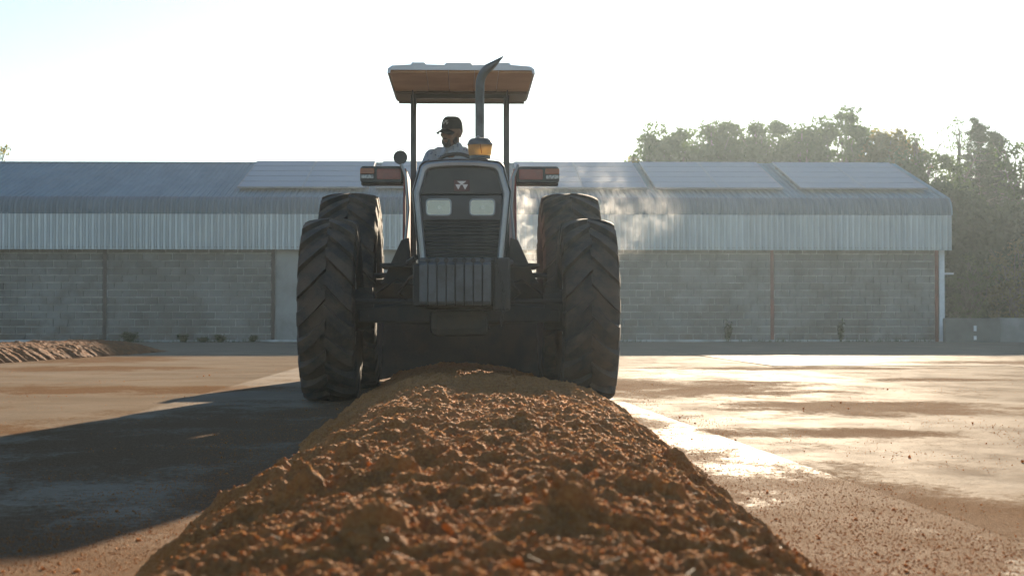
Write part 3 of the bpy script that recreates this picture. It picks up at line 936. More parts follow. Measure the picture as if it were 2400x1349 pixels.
# crumbs strewn over the yard, uncountable
rng = np.random.default_rng(78)
n = 95000
yy = 3.3 * (20 / 3.3) ** (rng.random(n) ** 1.15)
xx = rng.uniform(-0.42, 0.45, n) * yy * 0.9
keep = fbm(xx * 1.3, yy * 0.9, 4, 90) + 1.7 * np.exp(-((np.abs(xx - 0.05) - 0.72) / 0.35) ** 2) + 0.15 * rng.normal(size=n) > 0.28
keep &= (xx < -0.75) | (xx > 0.78)
P_ = np.stack([xx, yy, np.full(n, 0.004)], 1)[keep]
s_ = rng.uniform(0.0010, 0.0030, len(P_)) * np.where(rng.random(len(P_)) < 0.015, 2.8, 1.0)
V, F = crumbs(P_, s_, rng, 0, 0.4)
o = bpy.data.objects.new("scattered_soil", np_mesh("scattered_soil", V, F, MATS["compost_crumb"])); link(o)
tag(o, "loose brown soil crumbs strewn over the concrete yard", "soil", kind="stuff")

# ================================================================ the tractor
CX = -0.035                                          # tractor centre line
FY, RY = 12.1, 14.4                                  # front and rear axle
simple("rubber", (0.034, 0.031, 0.029), (0.105, 0.072, 0.048), 5.0, 0.85, bump=0.5, bscale=45)
simple("rubber_caked", (0.10, 0.062, 0.036), (0.045, 0.036, 0.030), 7.0, 0.95, bump=0.8, bscale=30)
simple("black_paint", (0.022, 0.022, 0.023), (0.034, 0.032, 0.030), 5.0, 0.42, spec=0.5, rvar=0.08)
simple("dark_grey_paint", (0.060, 0.061, 0.062), (0.050, 0.048, 0.045), 5.0, 0.5, rvar=0.08)
simple("weight_iron", (0.100, 0.103, 0.105), (0.070, 0.066, 0.060), 7.0, 0.6, bump=0.25, bscale=40)
simple("chassis_iron", (0.040, 0.038, 0.036), (0.060, 0.046, 0.036), 6.0, 0.75, bump=0.4, bscale=30)
simple("trim_grey", (0.32, 0.34, 0.37), (0.26, 0.28, 0.30), 4.0, 0.35, 0.4)
simple("red_paint", (0.22, 0.028, 0.020), (0.15, 0.030, 0.022), 5.0, 0.45)
simple("rim_silver", (0.30, 0.30, 0.30), (0.20, 0.18, 0.16), 6.0, 0.5, 0.3)
simple("roof_white", (0.66, 0.69, 0.71), (0.58, 0.60, 0.61), 3.0, 0.45)
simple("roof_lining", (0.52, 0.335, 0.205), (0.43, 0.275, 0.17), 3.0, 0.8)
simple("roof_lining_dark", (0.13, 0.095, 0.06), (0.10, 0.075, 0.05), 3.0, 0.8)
simple("exhaust_steel", (0.11, 0.115, 0.115), (0.075, 0.070, 0.065), 8.0, 0.5, 0.4)
simple("lens_red", (0.25, 0.050, 0.040), (0.19, 0.043, 0.036), 9.0, 0.25)
simple("lens_amber", (0.34, 0.11, 0.05), (0.27, 0.085, 0.04), 9.0, 0.25)
simple("lens_white", (0.50, 0.50, 0.49), (0.22, 0.22, 0.22), 60.0, 0.2)
simple("badge_red", (0.12, 0.052, 0.046), (0.10, 0.045, 0.04), 20.0, 0.5)
simple("badge_silver", (0.66, 0.60, 0.58), (0.58, 0.53, 0.51), 20.0, 0.45, 0.2)
simple("reflector", (0.82, 0.85, 0.87), (0.76, 0.79, 0.81), 30.0, 0.22, 0.75)
simple("seat_vinyl", (0.03, 0.03, 0.03), (0.04, 0.04, 0.038), 4.0, 0.6)
g = NG("headlamp_glass")
tr = g.n("ShaderNodeBsdfTransparent"); gs = g.n("ShaderNodeBsdfGlossy"); gs.inputs[1].default_value = 0.12
df = g.n("ShaderNodeBsdfDiffuse"); g.put(df.inputs[0], (0.6, 0.62, 0.62))
mm = g.n("ShaderNodeMixShader"); mm.inputs[0].default_value = 0.12
g.t.links.new(tr.outputs[0], mm.inputs[1]); g.t.links.new(gs.outputs[0], mm.inputs[2])
m3 = g.n("ShaderNodeMixShader"); m3.inputs[0].default_value = 0.16
g.t.links.new(mm.outputs[0], m3.inputs[1]); g.t.links.new(df.outputs[0], m3.inputs[2]); g.t.links.new(m3.outputs[0], g.out.inputs[0])
MATS["headlamp_glass"] = g.m
g = NG("amber_bowl")
df = g.n("ShaderNodeBsdfDiffuse"); g.put(df.inputs[0], (0.52, 0.42, 0.27))
tl = g.n("ShaderNodeBsdfTranslucent"); g.put(tl.inputs[0], (0.85, 0.68, 0.40))
tp = g.n("ShaderNodeBsdfTransparent"); g.put(tp.inputs[0], (0.97, 0.86, 0.62))
a1 = g.n("ShaderNodeMixShader"); a1.inputs[0].default_value = 0.6
g.t.links.new(df.outputs[0], a1.inputs[1]); g.t.links.new(tl.outputs[0], a1.inputs[2])
a2 = g.n("ShaderNodeMixShader"); a2.inputs[0].default_value = 0.30
g.t.links.new(a1.outputs[0], a2.inputs[1]); g.t.links.new(tp.outputs[0], a2.inputs[2]); g.t.links.new(a2.outputs[0], g.out.inputs[0])
MATS["amber_bowl"] = g.m

tractor = tag(empty("tractor", (CX, 13.2, 0)), "dark tractor with flat canopy facing the camera, straddling the compost windrow", "tractor")
M = MATS
def T(b, name, mat, parent=None, **kw):
    return b.build(name, M[mat], parent or tractor, **kw)

def tyre_wheel(name, cx, cy, Rt, wd, rim, lugs, side, label):
    hub = Vector((cx, cy, Rt - 0.012))
    hs = -side                                        # outer face of the wheel
    wroot = MB().cyl(hub + Vector((-0.10, 0, 0)), hub + Vector((0.10, 0, 0)), 0.12, 0.12, 20)
    for k in range(8):
        a = k * math.pi / 4
        p = hub + Vector((0, math.cos(a) * 0.085, math.sin(a) * 0.085))
        wroot.cyl(p + Vector((-0.115, 0, 0)), p + Vector((0.115, 0, 0)), 0.012, None, 6)
    wh = wroot.build(name, M["chassis_iron"], tractor, smooth=True, origin=hub)
    Rb = Rt - 0.038
    def crown(h):
        q = min(1.0, abs(h) / (wd / 2))
        return Rb - 0.050 * q ** 2.2 - (0.02 * max(0, q - 0.85) / 0.15)
    prof = []
    for h in np.linspace(-0.46, 0.46, 11):
        prof.append((crown(h * wd), h * wd))
    sh = Rt - rim
    side_p = [(Rt - 0.11 - 0.02, 0.487), (rim + 0.55 * sh, 0.50), (rim + 0.28 * sh, 0.475), (rim + 0.06 * sh, 0.40), (rim - 0.012, 0.37)]
    prof = [(r, -h * wd) for r, h in reversed(side_p)] + prof + [(r, h * wd) for r, h in side_p]
    b = MB().lathe(prof, hub, 'X', 72, closed=True)
    for sd in (-1, 1):
        for k in range(lugs):
            a0 = 2 * math.pi * (k + (0.5 if sd > 0 else 0)) / lugs
            vv, ff = [], []
            hsamp = [-0.012, 0.1, 0.2, 0.30, 0.40, 0.47, 0.505]
            for q, hf in enumerate(hsamp):
                h = sd * hf * wd
                t = max(0.0, hf) / 0.5
                ang = a0 + (0.36 * t - 0.07 * t * t)
                half = (0.036 + 0.016 * t) / Rt
                rb = crown(h) - 0.02
                rt_ = Rt - 0.032 * t ** 2.4
                if hf > 0.46: rt_ -= 0.006
                if hf > 0.5: rt_ -= 0.085; rb = rt_ - 0.06
                for (rad, dd) in ((rb, -half * 1.25), (rt_, -half), (rt_, half), (rb, half * 1.25)):
                    aa = ang + dd
                    vv.append(hub + Vector((h, rad * math.cos(aa), rad * math.sin(aa))))
            for q in range(len(hsamp) - 1):
                for e in range(3):
                    ff.append((q * 4 + e, q * 4 + e + 1, q * 4 + 5 + e, q * 4 + 4 + e))
            n_ = (len(hsamp) - 1) * 4
            ff += [(0, 3, 2, 1), (n_, n_ + 1, n_ + 2, n_ + 3)]
            b.add(vv, ff)
    ty = b.build("tyre", M["rubber"], wh, smooth=True)
    rp = [(rim + 0.018, -0.40 * wd), (rim - 0.012, -0.36 * wd), (rim - 0.04, -0.2 * wd), (rim - 0.045, 0.2 * wd), (rim - 0.012, 0.36 * wd), (rim + 0.018, 0.40 * wd), (rim - 0.02, 0.37 * wd), (rim - 0.06, 0.2 * wd), (rim - 0.06, -0.2 * wd), (rim - 0.02, -0.37 * wd)]
    rb = MB().lathe(rp, hub, 'X', 48, closed=True)
    dx = hs * wd * 0.06
    rb.lathe([(rim - 0.05, dx), (rim * 0.72, dx + hs * 0.05), (0.13, dx + hs * 0.02), (0.10, dx), (0.13, dx - 0.012), (rim * 0.72, dx + hs * 0.035), (rim - 0.05, dx - 0.012)], hub, 'X', 40)
    rb.build("rim", M["rim_silver"], wh, smooth=True)
    return wh

for s_ in (-1, 1):
    tyre_wheel("front_wheel", CX + s_ * 0.905, FY, 0.652, 0.392, 0.31, 19, s_, "")
    tyre_wheel("rear_wheel", CX + s_ * 0.92, RY, 0.828, 0.49, 0.43, 22, s_, "")

# hood: lofted shell
def hood_outline(w_bot, w_mid, w_top, z0, zm, z1, rc=0.06, n=6):
    pts = [(-w_bot, z0), (-w_mid, zm)]
    for k in range(n + 1):
        t = math.pi - (math.pi / 2) * k / n
        pts.append((-w_top + rc + rc * math.cos(t), z1 - rc - 0.012 + rc * math.sin(t)))
    pts += [(-w_top * 0.4, z1 - 0.002), (0, z1)]
    return pts + [(-x, z) for x, z in reversed(pts[:-1])]
HX = CX + 0.018
o_f = hood_outline(0.262, 0.306, 0.268, 0.955, 1.415, 1.618)
o_r = hood_outline(0.30, 0.33, 0.30, 0.98, 1.42, 1.64)
b = MB()
n = len(o_f)
secs = [(11.36, o_f), (12.1, [(a[0] * .6 + c_[0] * .4, a[1] * .6 + c_[1] * .4) for a, c_ in zip(o_f, o_r)]), (13.0, o_r)]
vv = [(HX + x, yy, z) for yy, o_ in secs for x, z in o_]
ff = []
for i in range(2):
    for k in range(n - 1):
        ff.append((i * n + k, i * n + k + 1, (i + 1) * n + k + 1, (i + 1) * n + k))
ff.append(tuple(2 * n + k for k in range(n)))
b.add(vv, ff)
hood = T(b, "hood", "dark_grey_paint", smooth=True)
sm = hood.modifiers.new("thick", 'SOLIDIFY'); sm.thickness = 0.012; sm.offset = -1
# front frame (pale trim round the face)
def inset(o_, d):
    cx_, cz_ = 0, 1.29
    return [(x * (1 - d / 0.30), cz_ + (z - cz_) * (1 - d / 0.33)) for x, z in o_]
out_, in_ = inset(o_f, -0.012), inset(o_f, 0.030)
b = MB()
def strip(outer, inner, y0, y1):
    n = len(outer); vv, ff = [], []
    for (a, c_) in zip(outer, inner):
        vv += [(HX + a[0], y0 + 0.012, a[1]), (HX + (a[0] * .7 + c_[0] * .3), y0, a[1] * .7 + c_[1] * .3), (HX + (a[0] * .25 + c_[0] * .75), y0 + 0.002, a[1] * .25 + c_[1] * .75), (HX + c_[0], y0 + 0.02, c_[1]), (HX + c_[0], y1, c_[1]), (HX + a[0], y1, a[1])]
    for k in range(n - 1):
        for e in range(6):
            ff.append((k * 6 + e, k * 6 + (e + 1) % 6, (k + 1) * 6 + (e + 1) % 6, (k + 1) * 6 + e))
    ff += [tuple(range(6)), tuple((n - 1) * 6 + e for e in range(6))]
    b.add(vv, ff)
strip(out_, in_, 11.30, 11.37)
T(b, "grille_frame", "trim_grey", smooth=True)
b = MB(); strip(inset(o_f, -0.026), inset(o_f, -0.0125), 11.315, 11.375)
T(b, "frame_seal", "black_paint", smooth=True)
# face panels
fp = inset(o_f, 0.031)
up = [p for p in fp if p[1] > 1.405]
wz = lambda z: np.interp(z, [0.955, 1.415, 1.56], [0.262 - 0.028, 0.306 - 0.032, 0.29 - 0.03])
top_poly = [(-wz(1.408), 1.408)] + up + [(wz(1.408), 1.408)]
T(MB().prism([(HX + x, z) for x, z in top_poly], 'XZ', 11.335, 11.36), "nose_panel", "black_paint", bevel=0.003)
lamp_poly = [(-wz(1.235), 1.235), (-wz(1.40), 1.40), (wz(1.40), 1.40), (wz(1.235), 1.235)]
T(MB().prism([(HX + x, z) for x, z in lamp_poly], 'XZ', 11.330, 11.36), "lamp_panel", "dark_grey_paint", bevel=0.003)
b = MB().prism([(HX + x, z) for x, z in [(-wz(0.96), 0.96), (-wz(1.23), 1.23), (wz(1.23), 1.23), (wz(0.96), 0.96)]], 'XZ', 11.355, 11.365)
grille = T(b, "grille", "black_paint")
for k in range(11):
    z = 0.975 + k * 0.0235
    wv = wz(z) - 0.004
    MB().add([(HX - wv, 11.334, z), (HX + wv, 11.334, z), (HX + wv, 11.350, z + 0.014), (HX - wv, 11.350, z + 0.014), (HX - wv, 11.354, z - 0.004), (HX + wv, 11.354, z - 0.004)],
             [(0, 1, 2, 3), (0, 4, 5, 1), (3, 2, 5, 4)]).build("slat", M["dark_grey_paint"], grille)
# badge: red plaque with three silver triangles
badge = T(MB().prism([(HX - 0.052, 1.428), (HX + 0.052, 1.428), (HX + 0.052, 1.502), (HX - 0.052, 1.502)], 'XZ', 11.326, 11.336), "badge", "badge_red", bevel=0.002)
bx = HX
for tri in ([(-0.031, 1.494), (0.031, 1.494), (0.0, 1.468)], [(-0.042, 1.472), (-0.004, 1.472), (-0.0225, 1.437)], [(0.004, 1.472), (0.042, 1.472), (0.0225, 1.437)]):
    MB().prism([(bx + x, z) for x, z in tri], 'XZ', 11.321, 11.328).build("triangle", M["badge_silver"], badge)
# headlights
def rrect(cx_, cz_, w_, h_, r_, n=5):
    pts = []
    for (sx, sz, a0) in ((1, 1, 0), (-1, 1, 90), (-1, -1, 180), (1, -1, 270)):
        for k in range(n + 1):
            a = R(a0 + 90 * k / n)
            pts.append((cx_ + sx * (w_ / 2 - r_) + r_ * math.cos(a), cz_ + sz * (h_ / 2 - r_) + r_ * math.sin(a)))
    return pts
for hx in (-0.153, 0.137):
    c_ = HX + hx; z_ = 1.319
    hl = MB()
    rings = []
    nseg = 24
    for (f_, dep) in ((1.0, 0.0), (0.8, 0.018), (0.5, 0.032), (0.2, 0.040)):
        o_ = rrect(c_, z_, 0.156 * f_, 0.098 * f_, 0.02 * f_)
        rings.append([(x, 11.324 + dep, z) for x, z in o_])
    vv = [p for r_ in rings for p in r_]; m_ = len(rings[0]); ff = []
    for i in range(3):
        for k in range(m_):
            ff.append((i * m_ + k, i * m_ + (k + 1) % m_, (i + 1) * m_ + (k + 1) % m_, (i + 1) * m_ + k))
    ff.append(tuple(3 * m_ + k for k in range(m_)))
    lamp = T(hl.add(vv, ff), "headlight", "reflector", smooth=True)
    MB().ring_prism(rrect(c_, z_, 0.172, 0.114, 0.026), rrect(c_, z_, 0.153, 0.095, 0.02), 'XZ', 11.314, 11.334).build("bezel", M["trim_grey"], lamp, bevel=0.002)
    MB().cyl((c_ + 0.005, 11.325, z_), (c_ + 0.005, 11.362, z_), 0.013, 0.016, 14).build("bulb", M["lens_white"], lamp, smooth=True)
    MB().prism(rrect(c_, z_, 0.154, 0.096, 0.02), 'XZ', 11.317, 11.320).build("lens", M["headlamp_glass"], lamp)
# engine block, chassis, axle
T(MB().box(CX - 0.24, CX + 0.24, 11.5, 13.1, 0.64, 0.975), "engine_block", "chassis_iron", bevel=0.03)
T(MB().box(CX - 0.30, CX + 0.30, 13.1, 14.75, 0.58, 1.16), "gearbox", "chassis_iron", bevel=0.05)
T(MB().box(CX - 0.20, CX + 0.20, 11.55, 13.0, 0.46, 0.64), "oil_sump", "chassis_iron", bevel=0.05)
T(MB().tube([(CX - 0.8, FY, 0.64), (CX - 0.35, FY - 0.02, 0.615), (CX, FY - 0.03, 0.60), (CX + 0.35, FY - 0.02, 0.615), (CX + 0.8, FY, 0.64)], [0.085, 0.07, 0.10, 0.07, 0.085], 14), "front_axle", "chassis_iron", smooth=True)
b = MB().prism([(CX - 0.70, 0.555), (CX + 0.70, 0.555), (CX + 0.70, 0.645), (CX + 0.33, 0.685), (CX - 0.33, 0.685), (CX - 0.70, 0.645)], 'XZ', 11.86, 11.93)
T(b, "axle_carrier", "chassis_iron", bevel=0.012)
b = MB().tube([(CX - 0.72, 11.83, 0.70), (CX + 0.72, 11.83, 0.70)], 0.019, 10).tube([(CX - 0.3, 11.83, 0.70), (CX + 0.25, 11.83, 0.70)], 0.034, 12)
T(b, "steering_ram", "chassis_iron", smooth=True)
T(MB().tube([(CX - 0.8, RY, 0.815), (CX - 0.4, RY, 0.815), (CX, RY, 0.82), (CX + 0.4, RY, 0.815), (CX + 0.8, RY, 0.815)], [0.10, 0.115, 0.20, 0.115, 0.10], 16), "rear_axle", "chassis_iron", smooth=True)
for s_ in (-1, 1):
    b = MB().tube([(CX + s_ * 0.60, FY, 0.64), (CX + s_ * 0.78, FY, 0.64)], [0.13, 0.16], 18)
    b.box(CX + s_ * 0.66 - 0.05, CX + s_ * 0.66 + 0.05, FY - 0.07, FY + 0.07, 0.50, 0.80)
    T(b, "front_hub", "chassis_iron", smooth=True)
# rear box scraper behind the wheels
b = MB().prism([(CX - 1.38, 0.03), (CX - 0.74, 0.02), (CX - 0.42, 0.085), (CX + 0.42, 0.085), (CX + 0.74, 0.02), (CX + 1.38, 0.03), (CX + 1.38, 0.90), (CX - 1.38, 0.90)], 'XZ', 15.9, 15.98).box(CX - 1.41, CX - 1.381, 15.8, 16.5, 0.05, 0.88).box(CX + 1.381, CX + 1.41, 15.8, 16.5, 0.05, 0.88)
b.box(CX - 0.30, CX - 0.26, 14.7, 15.9, 0.5, 0.62).box(CX + 0.26, CX + 0.30, 14.7, 15.9, 0.5, 0.62)
T(b, "rear_scraper", "chassis_iron")
# front weights
T(MB().box(CX - 0.30, CX + 0.31, 11.12, 11.60, 0.66, 0.93), "weight_carrier", "chassis_iron", bevel=0.01)
wx0, wp = -0.292, 0.0585
for k in range(8):
    x0 = wx0 + k * wp + 0.003; x1 = wx0 + (k + 1) * wp - 0.003
    prof = [(10.97, 0.690), (10.985, 0.668), (11.11, 0.664), (11.112, 0.93), (11.19, 0.93), (11.20, 0.972), (11.05, 0.974), (11.02, 0.968), (11.018, 0.944), (10.985, 0.938), (10.972, 0.925)]
    T(MB().prism(prof, 'YZ', x0, x1), "front_weight", "weight_iron", bevel=0.004)
    if k:
        T(MB().tube([(x0 - 0.003, 11.005, 0.955), (x0 - 0.003, 11.07, 0.955)], 0.016, 12), "weight_pin", "chassis_iron", smooth=True)
T(MB().box(0.19, 0.30, 11.05, 11.2, 0.63, 0.975), "tow_bracket", "chassis_iron", bevel=0.015)
ch = MB()
for k in range(15):
    t = k / 14
    p = Vector((0.205 + 0.035 * math.sin(t * 3.0) + 0.03 * t, 11.035, 0.95 - 0.40 * t))
    ring = []
    for a in range(13):
        an = 2 * math.pi * a / 12
        u, w_ = 0.011 * math.cos(an), 0.020 * math.sin(an)
        ring.append(p + (Vector((u, 0.004 * math.sin(an), w_)) if k % 2 else Vector((0.003 * math.cos(an), u, w_))))
    ch.tube(ring, 0.0045, 6)
T(ch, "chain", "chassis_iron", smooth=True)

# hoses, bolts and the hitch under the nose
for s_ in (-1, 1):
    T(MB().tube([(CX + s_ * 0.22, 11.7, 0.92), (CX + s_ * 0.34, 11.72, 0.86), (CX + s_ * 0.42, 11.78, 0.76), (CX + s_ * 0.36, 11.83, 0.71)], 0.011, 8), "hydraulic_hose", "rubber", smooth=True)
    T(MB().tube([(CX + s_ * 0.24, 12.2, 0.80), (CX + s_ * 0.45, 12.18, 0.86), (CX + s_ * 0.62, 12.15, 0.74)], 0.009, 8), "hydraulic_hose", "rubber", smooth=True)
    for k in range(4):
        T(MB().cyl((CX + s_ * (0.40 + 0.08 * k), 11.845, 0.60), (CX + s_ * (0.40 + 0.08 * k), 11.862, 0.60), 0.014, None, 6), "axle_bolt", "chassis_iron")
    T(MB().tube([(CX + s_ * 0.31, 12.2, 1.02), (CX + s_ * 0.37, 12.6, 1.0), (CX + s_ * 0.40, 13.2, 1.02)], 0.02, 8), "side_rail", "chassis_iron", smooth=True)
# exhaust stack
ex, eyy = 0.112, 12.3
pts = [(ex, eyy, 1.60), (ex, eyy, 1.80), (ex, eyy, 2.20), (ex + 0.002, eyy, 2.27)]
for k in range(1, 9):
    a = R(52) * k / 8
    pts.append((ex + 0.002 + 0.16 * (1 - math.cos(a)), eyy, 2.27 + 0.16 * math.sin(a)))
e = Vector(pts[-1]); d_ = Vector((math.sin(R(46)), 0, math.cos(R(46))))
pts += [e + d_ * 0.035]
b = MB().tube(pts, 0.0325, 20, caps=False)
last = b.v[-20:]; ax_n = Vector((-d_.z, 0, d_.x))     # slash cut: the upper edge runs on to a point
c0 = Vector(pts[-1])
for i, p in enumerate(last):
    rel = (Vector(p) - c0).dot(ax_n) / 0.0325
    k = max(0.0, (1 + rel) / 2)
    b.v[-20 + i] = tuple(Vector(p) + d_ * (0.105 * k ** 1.1) - Vector((0, 0, 0)) - ax_n * 0.045 * k)
st = T(b, "exhaust_stack", "exhaust_steel", smooth=True)
q = st.modifiers.new("thick", 'SOLIDIFY'); q.thickness = 0.003; q.offset = -1
T(MB().lathe([(0.034, 1.60), (0.052, 1.61), (0.052, 1.66), (0.034, 1.675)], (ex, eyy, 0), 'Z', 24), "exhaust_clamp", "exhaust_steel", smooth=True)
# air pre-cleaner with amber bowl
pcx, pcy = 0.111, 11.98
prec = T(MB().lathe([(0.0, 1.715), (0.045, 1.715), (0.05, 1.70), (0.05, 1.60), (0.0, 1.60)], (pcx, pcy, 0), 'Z', 28), "air_precleaner", "exhaust_steel", smooth=True)
MB().lathe([(0.0, 1.727), (0.074, 1.727), (0.078, 1.733), (0.087, 1.80), (0.087, 1.806), (0.083, 1.806), (0.074, 1.737), (0.0, 1.733)], (pcx, pcy, 0), 'Z', 36).build("bowl", M["amber_bowl"], prec, smooth=True)
MB().lathe([(0.091, 1.800), (0.091, 1.808), (0.080, 1.832), (0.066, 1.846), (0.03, 1.852), (0.0, 1.853)], (pcx, pcy, 0), 'Z', 36).build("dome", M["exhaust_steel"], prec, smooth=True)
MB().tube([(pcx - 0.03, pcy, 1.853), (pcx - 0.015, pcy, 1.866), (pcx + 0.005, pcy, 1.853)], 0.005, 8).build("wing_nut", M["trim_grey"], prec, smooth=True)
MB().tube([(pcx, pcy - 0.09, 1.80), (pcx + 0.012, pcy - 0.08, 1.735)], 0.0025, 6).build("crack_line", M["lens_red"], prec)
MB().lathe([(0.055, 1.700), (0.074, 1.704), (0.074, 1.726), (0.055, 1.726)], (pcx, pcy, 0), 'Z', 28).build("bowl_ring", M["exhaust_steel"], prec, smooth=True)

# dash, steering wheel, platform, seat
T(MB().box(CX - 0.27, CX + 0.27, 12.98, 13.2, 1.15, 1.69), "dash", "black_paint", bevel=0.04)
swc = Vector((-0.062, 13.42, 1.755))
nrm = Vector((0, 0.62, 0.78)).normalized(); u_ = Vector((1, 0, 0)); v_ = nrm.cross(u_)
sw = T(MB().tube([swc - nrm * 0.4, swc], 0.022, 12), "steering_column", "black_paint", smooth=True)
wr_ = MB()
ringp = [swc + u_ * math.cos(t) * 0.18 + v_ * math.sin(t) * 0.18 for t in [2 * math.pi * k / 40 for k in range(41)]]
wr_.tube(ringp, 0.014, 10, caps=False)
for t in (R(90), R(210), R(330)):
    wr_.tube([swc, swc + (u_ * math.cos(t) + v_ * math.sin(t)) * 0.178], 0.010, 8)
wr_.build("steering_wheel", M["black_paint"], sw, smooth=True)
T(MB().box(CX - 0.62, CX + 0.62, 13.25, 14.0, 0.985, 1.015), "platform", "chassis_iron", bevel=0.005)
b = MB().box(-0.30, 0.14, 14.22, 14.66, 1.42, 1.52)
b.add([(-0.29, 14.60, 1.50), (0.13, 14.60, 1.50), (0.12, 14.74, 1.985), (-0.26, 14.74, 1.985), (-0.29, 14.70, 1.50), (0.13, 14.70, 1.50), (0.12, 14.82, 1.98), (-0.26, 14.82, 1.98)], [(0, 1, 2, 3), (4, 7, 6, 5), (0, 4, 5, 1), (1, 5, 6, 2), (2, 6, 7, 3), (3, 7, 4, 0)])
T(b, "seat", "seat_vinyl", bevel=0.03)
T(MB().box(-0.2, 0.04, 14.3, 14.6, 1.15, 1.42), "seat_base", "black_paint", bevel=0.02)

# mudguards with lamp bars
for s_ in (-1, 1):
    xi = CX + s_ * 0.435; xo = CX + s_ * 0.80
    b = MB().prism([(13.62, 0.98), (13.50, 1.25), (13.62, 1.62), (13.80, 1.80), (15.1, 1.80), (15.2, 1.5), (15.2, 0.98)], 'YZ', min(xi, xi + s_ * 0.018), max(xi, xi + s_ * 0.018))
    fen = T(b, "mudguard", "red_paint", bevel=0.004)
    pr = [(13.80, 1.665), (13.80, 1.805), (13.9, 1.815), (14.9, 1.815), (15.1, 1.80), (15.1, 1.785), (14.9, 1.79), (13.95, 1.78), (13.92, 1.665)]
    MB().prism(pr, 'YZ', min(xi + s_ * 0.02, xo), max(xi + s_ * 0.02, xo)).build("top_shelf", M["black_paint"], fen, bevel=0.006)
    lx0, lx1 = xi + s_ * 0.03, xo + s_ * 0.005
    oc = rrect((lx0 + lx1) / 2, 1.745, abs(lx1 - lx0), 0.135, 0.03)
    bar = T(MB().prism(oc, 'XZ', 13.735, 13.797), "lamp_bar", "black_paint", bevel=0.006)
    a, c_ = sorted((lx0 + s_ * 0.012, lx0 + s_ * 0.205))
    MB().prism(rrect((a + c_) / 2, 1.748, c_ - a, 0.085, 0.012), 'XZ', 13.727, 13.737).build("reflector_strip", M["lens_red"], bar, bevel=0.003)
    a, c_ = sorted((lx0 + s_ * 0.218, lx0 + s_ * 0.345))
    MB().prism(rrect((a + c_) / 2, 1.772, (c_ - a) * 0.9, 0.045, 0.010), 'XZ', 13.722, 13.737).build("turn_signal", M["lens_amber"], bar, bevel=0.003)
    MB().prism(rrect((a + c_) / 2, 1.727, (c_ - a) * 0.8, 0.030, 0.006), 'XZ', 13.722, 13.737).build("position_light", M["lens_white"], bar, bevel=0.003)
    # skirt plate flaring down to the footstep
    T(MB().prism([(CX + s_ * 0.40, 1.22), (CX + s_ * 0.46, 1.20), (CX + s_ * 0.595, 0.90), (CX + s_ * 0.63, 0.86), (CX + s_ * 0.36, 0.86)], 'XZ', 13.40, 13.425), "step_plate", "chassis_iron", bevel=0.004)
    T(MB().tube([(CX + s_ * 0.46, 13.42, 1.80), (CX + s_ * 0.425, 13.42, 1.70), (CX + s_ * 0.405, 13.42, 1.45), (CX + s_ * 0.43, 13.42, 1.18)], 0.011, 8), "grab_rail", "trim_grey", smooth=True)
    T(MB().box(CX + s_ * 0.385 - 0.024, CX + s_ * 0.385 + 0.024, 14.08, 14.14, 0.98, 2.44), "canopy_post", "dark_grey_paint", bevel=0.006)
    T(MB().prism([(13.78, 2.435), (14.09, 2.435), (14.09, 2.25)], 'YZ', CX + s_ * 0.385 - 0.004, CX + s_ * 0.385 + 0.004), "post_bracket", "dark_grey_paint")
    T(MB().cyl((CX + s_ * 0.44, 13.65, 0.93), (CX + s_ * 0.70, 13.65, 0.93), 0.02), "step_bar", "chassis_iron", smooth=True)
T(MB().cyl((-0.51, 13.60, 1.87), (-0.51, 13.70, 1.87), 0.056, 0.045, 28).tube([(-0.51, 13.66, 1.83), (-0.49, 13.72, 1.76)], 0.012, 8), "work_lamp", "black_paint", smooth=True)

# canopy: pressed roof with three raised ribs, tan lining
CYF, CYB, CZ = 12.93, 14.55, 2.452
HWD = 0.563
prof = [(-HWD, 0.0), (-HWD + 0.004, 0.035), (-HWD + 0.035, 0.058), (-0.385, 0.066), (-0.375, 0.082), (-0.29, 0.082), (-0.275, 0.067), (-0.13, 0.064), (-0.115, 0.080), (0.075, 0.080), (0.09, 0.064),
        (0.255, 0.067), (0.27, 0.082), (0.365, 0.082), (0.38, 0.066), (HWD - 0.035, 0.054), (HWD - 0.004, 0.032), (HWD, 0.0), (HWD - 0.006, 0.0), (HWD - 0.010, 0.026), (-HWD + 0.010, 0.026), (-HWD + 0.006, 0.0)]
b = MB()
n = len(prof)
vv = []
stations = [(CYF, 0.97, -0.006), (CYF + 0.03, 1.0, 0.0), (CYF + 0.8, 1.0, 0.004), (CYB - 0.1, 0.995, 0.0), (CYB, 0.97, -0.012)]
for yy, sx, dz in stations:
    vv += [(CX + 0.012 + x * sx, yy, CZ + z + dz) for x, z in prof]
ff = [tuple(range(n)), tuple(range(5 * n - 1, 4 * n - 1, -1))]
for i in range(4):
    for k in range(n):
        ff.append((i * n + k, i * n + (k + 1) % n, (i + 1) * n + (k + 1) % n, (i + 1) * n + k))
can = T(b.add(vv, ff), "canopy", "roof_white")
for k, (x0, x1) in enumerate(((-0.549, -0.27), (-0.267, -0.10), (-0.097, 0.10), (0.103, 0.285), (0.288, 0.549))):
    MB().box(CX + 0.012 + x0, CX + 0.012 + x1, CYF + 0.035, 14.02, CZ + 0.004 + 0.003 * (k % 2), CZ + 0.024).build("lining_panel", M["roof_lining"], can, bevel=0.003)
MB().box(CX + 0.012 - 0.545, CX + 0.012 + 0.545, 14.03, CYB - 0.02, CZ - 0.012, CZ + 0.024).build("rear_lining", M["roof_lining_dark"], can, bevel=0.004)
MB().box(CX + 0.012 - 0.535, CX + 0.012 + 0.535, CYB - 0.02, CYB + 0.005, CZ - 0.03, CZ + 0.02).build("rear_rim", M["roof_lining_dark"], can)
MB().box(CX - 0.40, CX + 0.40, 14.07, 14.15, CZ - 0.045, CZ - 0.013).build("cross_beam", M["dark_grey_paint"], can)

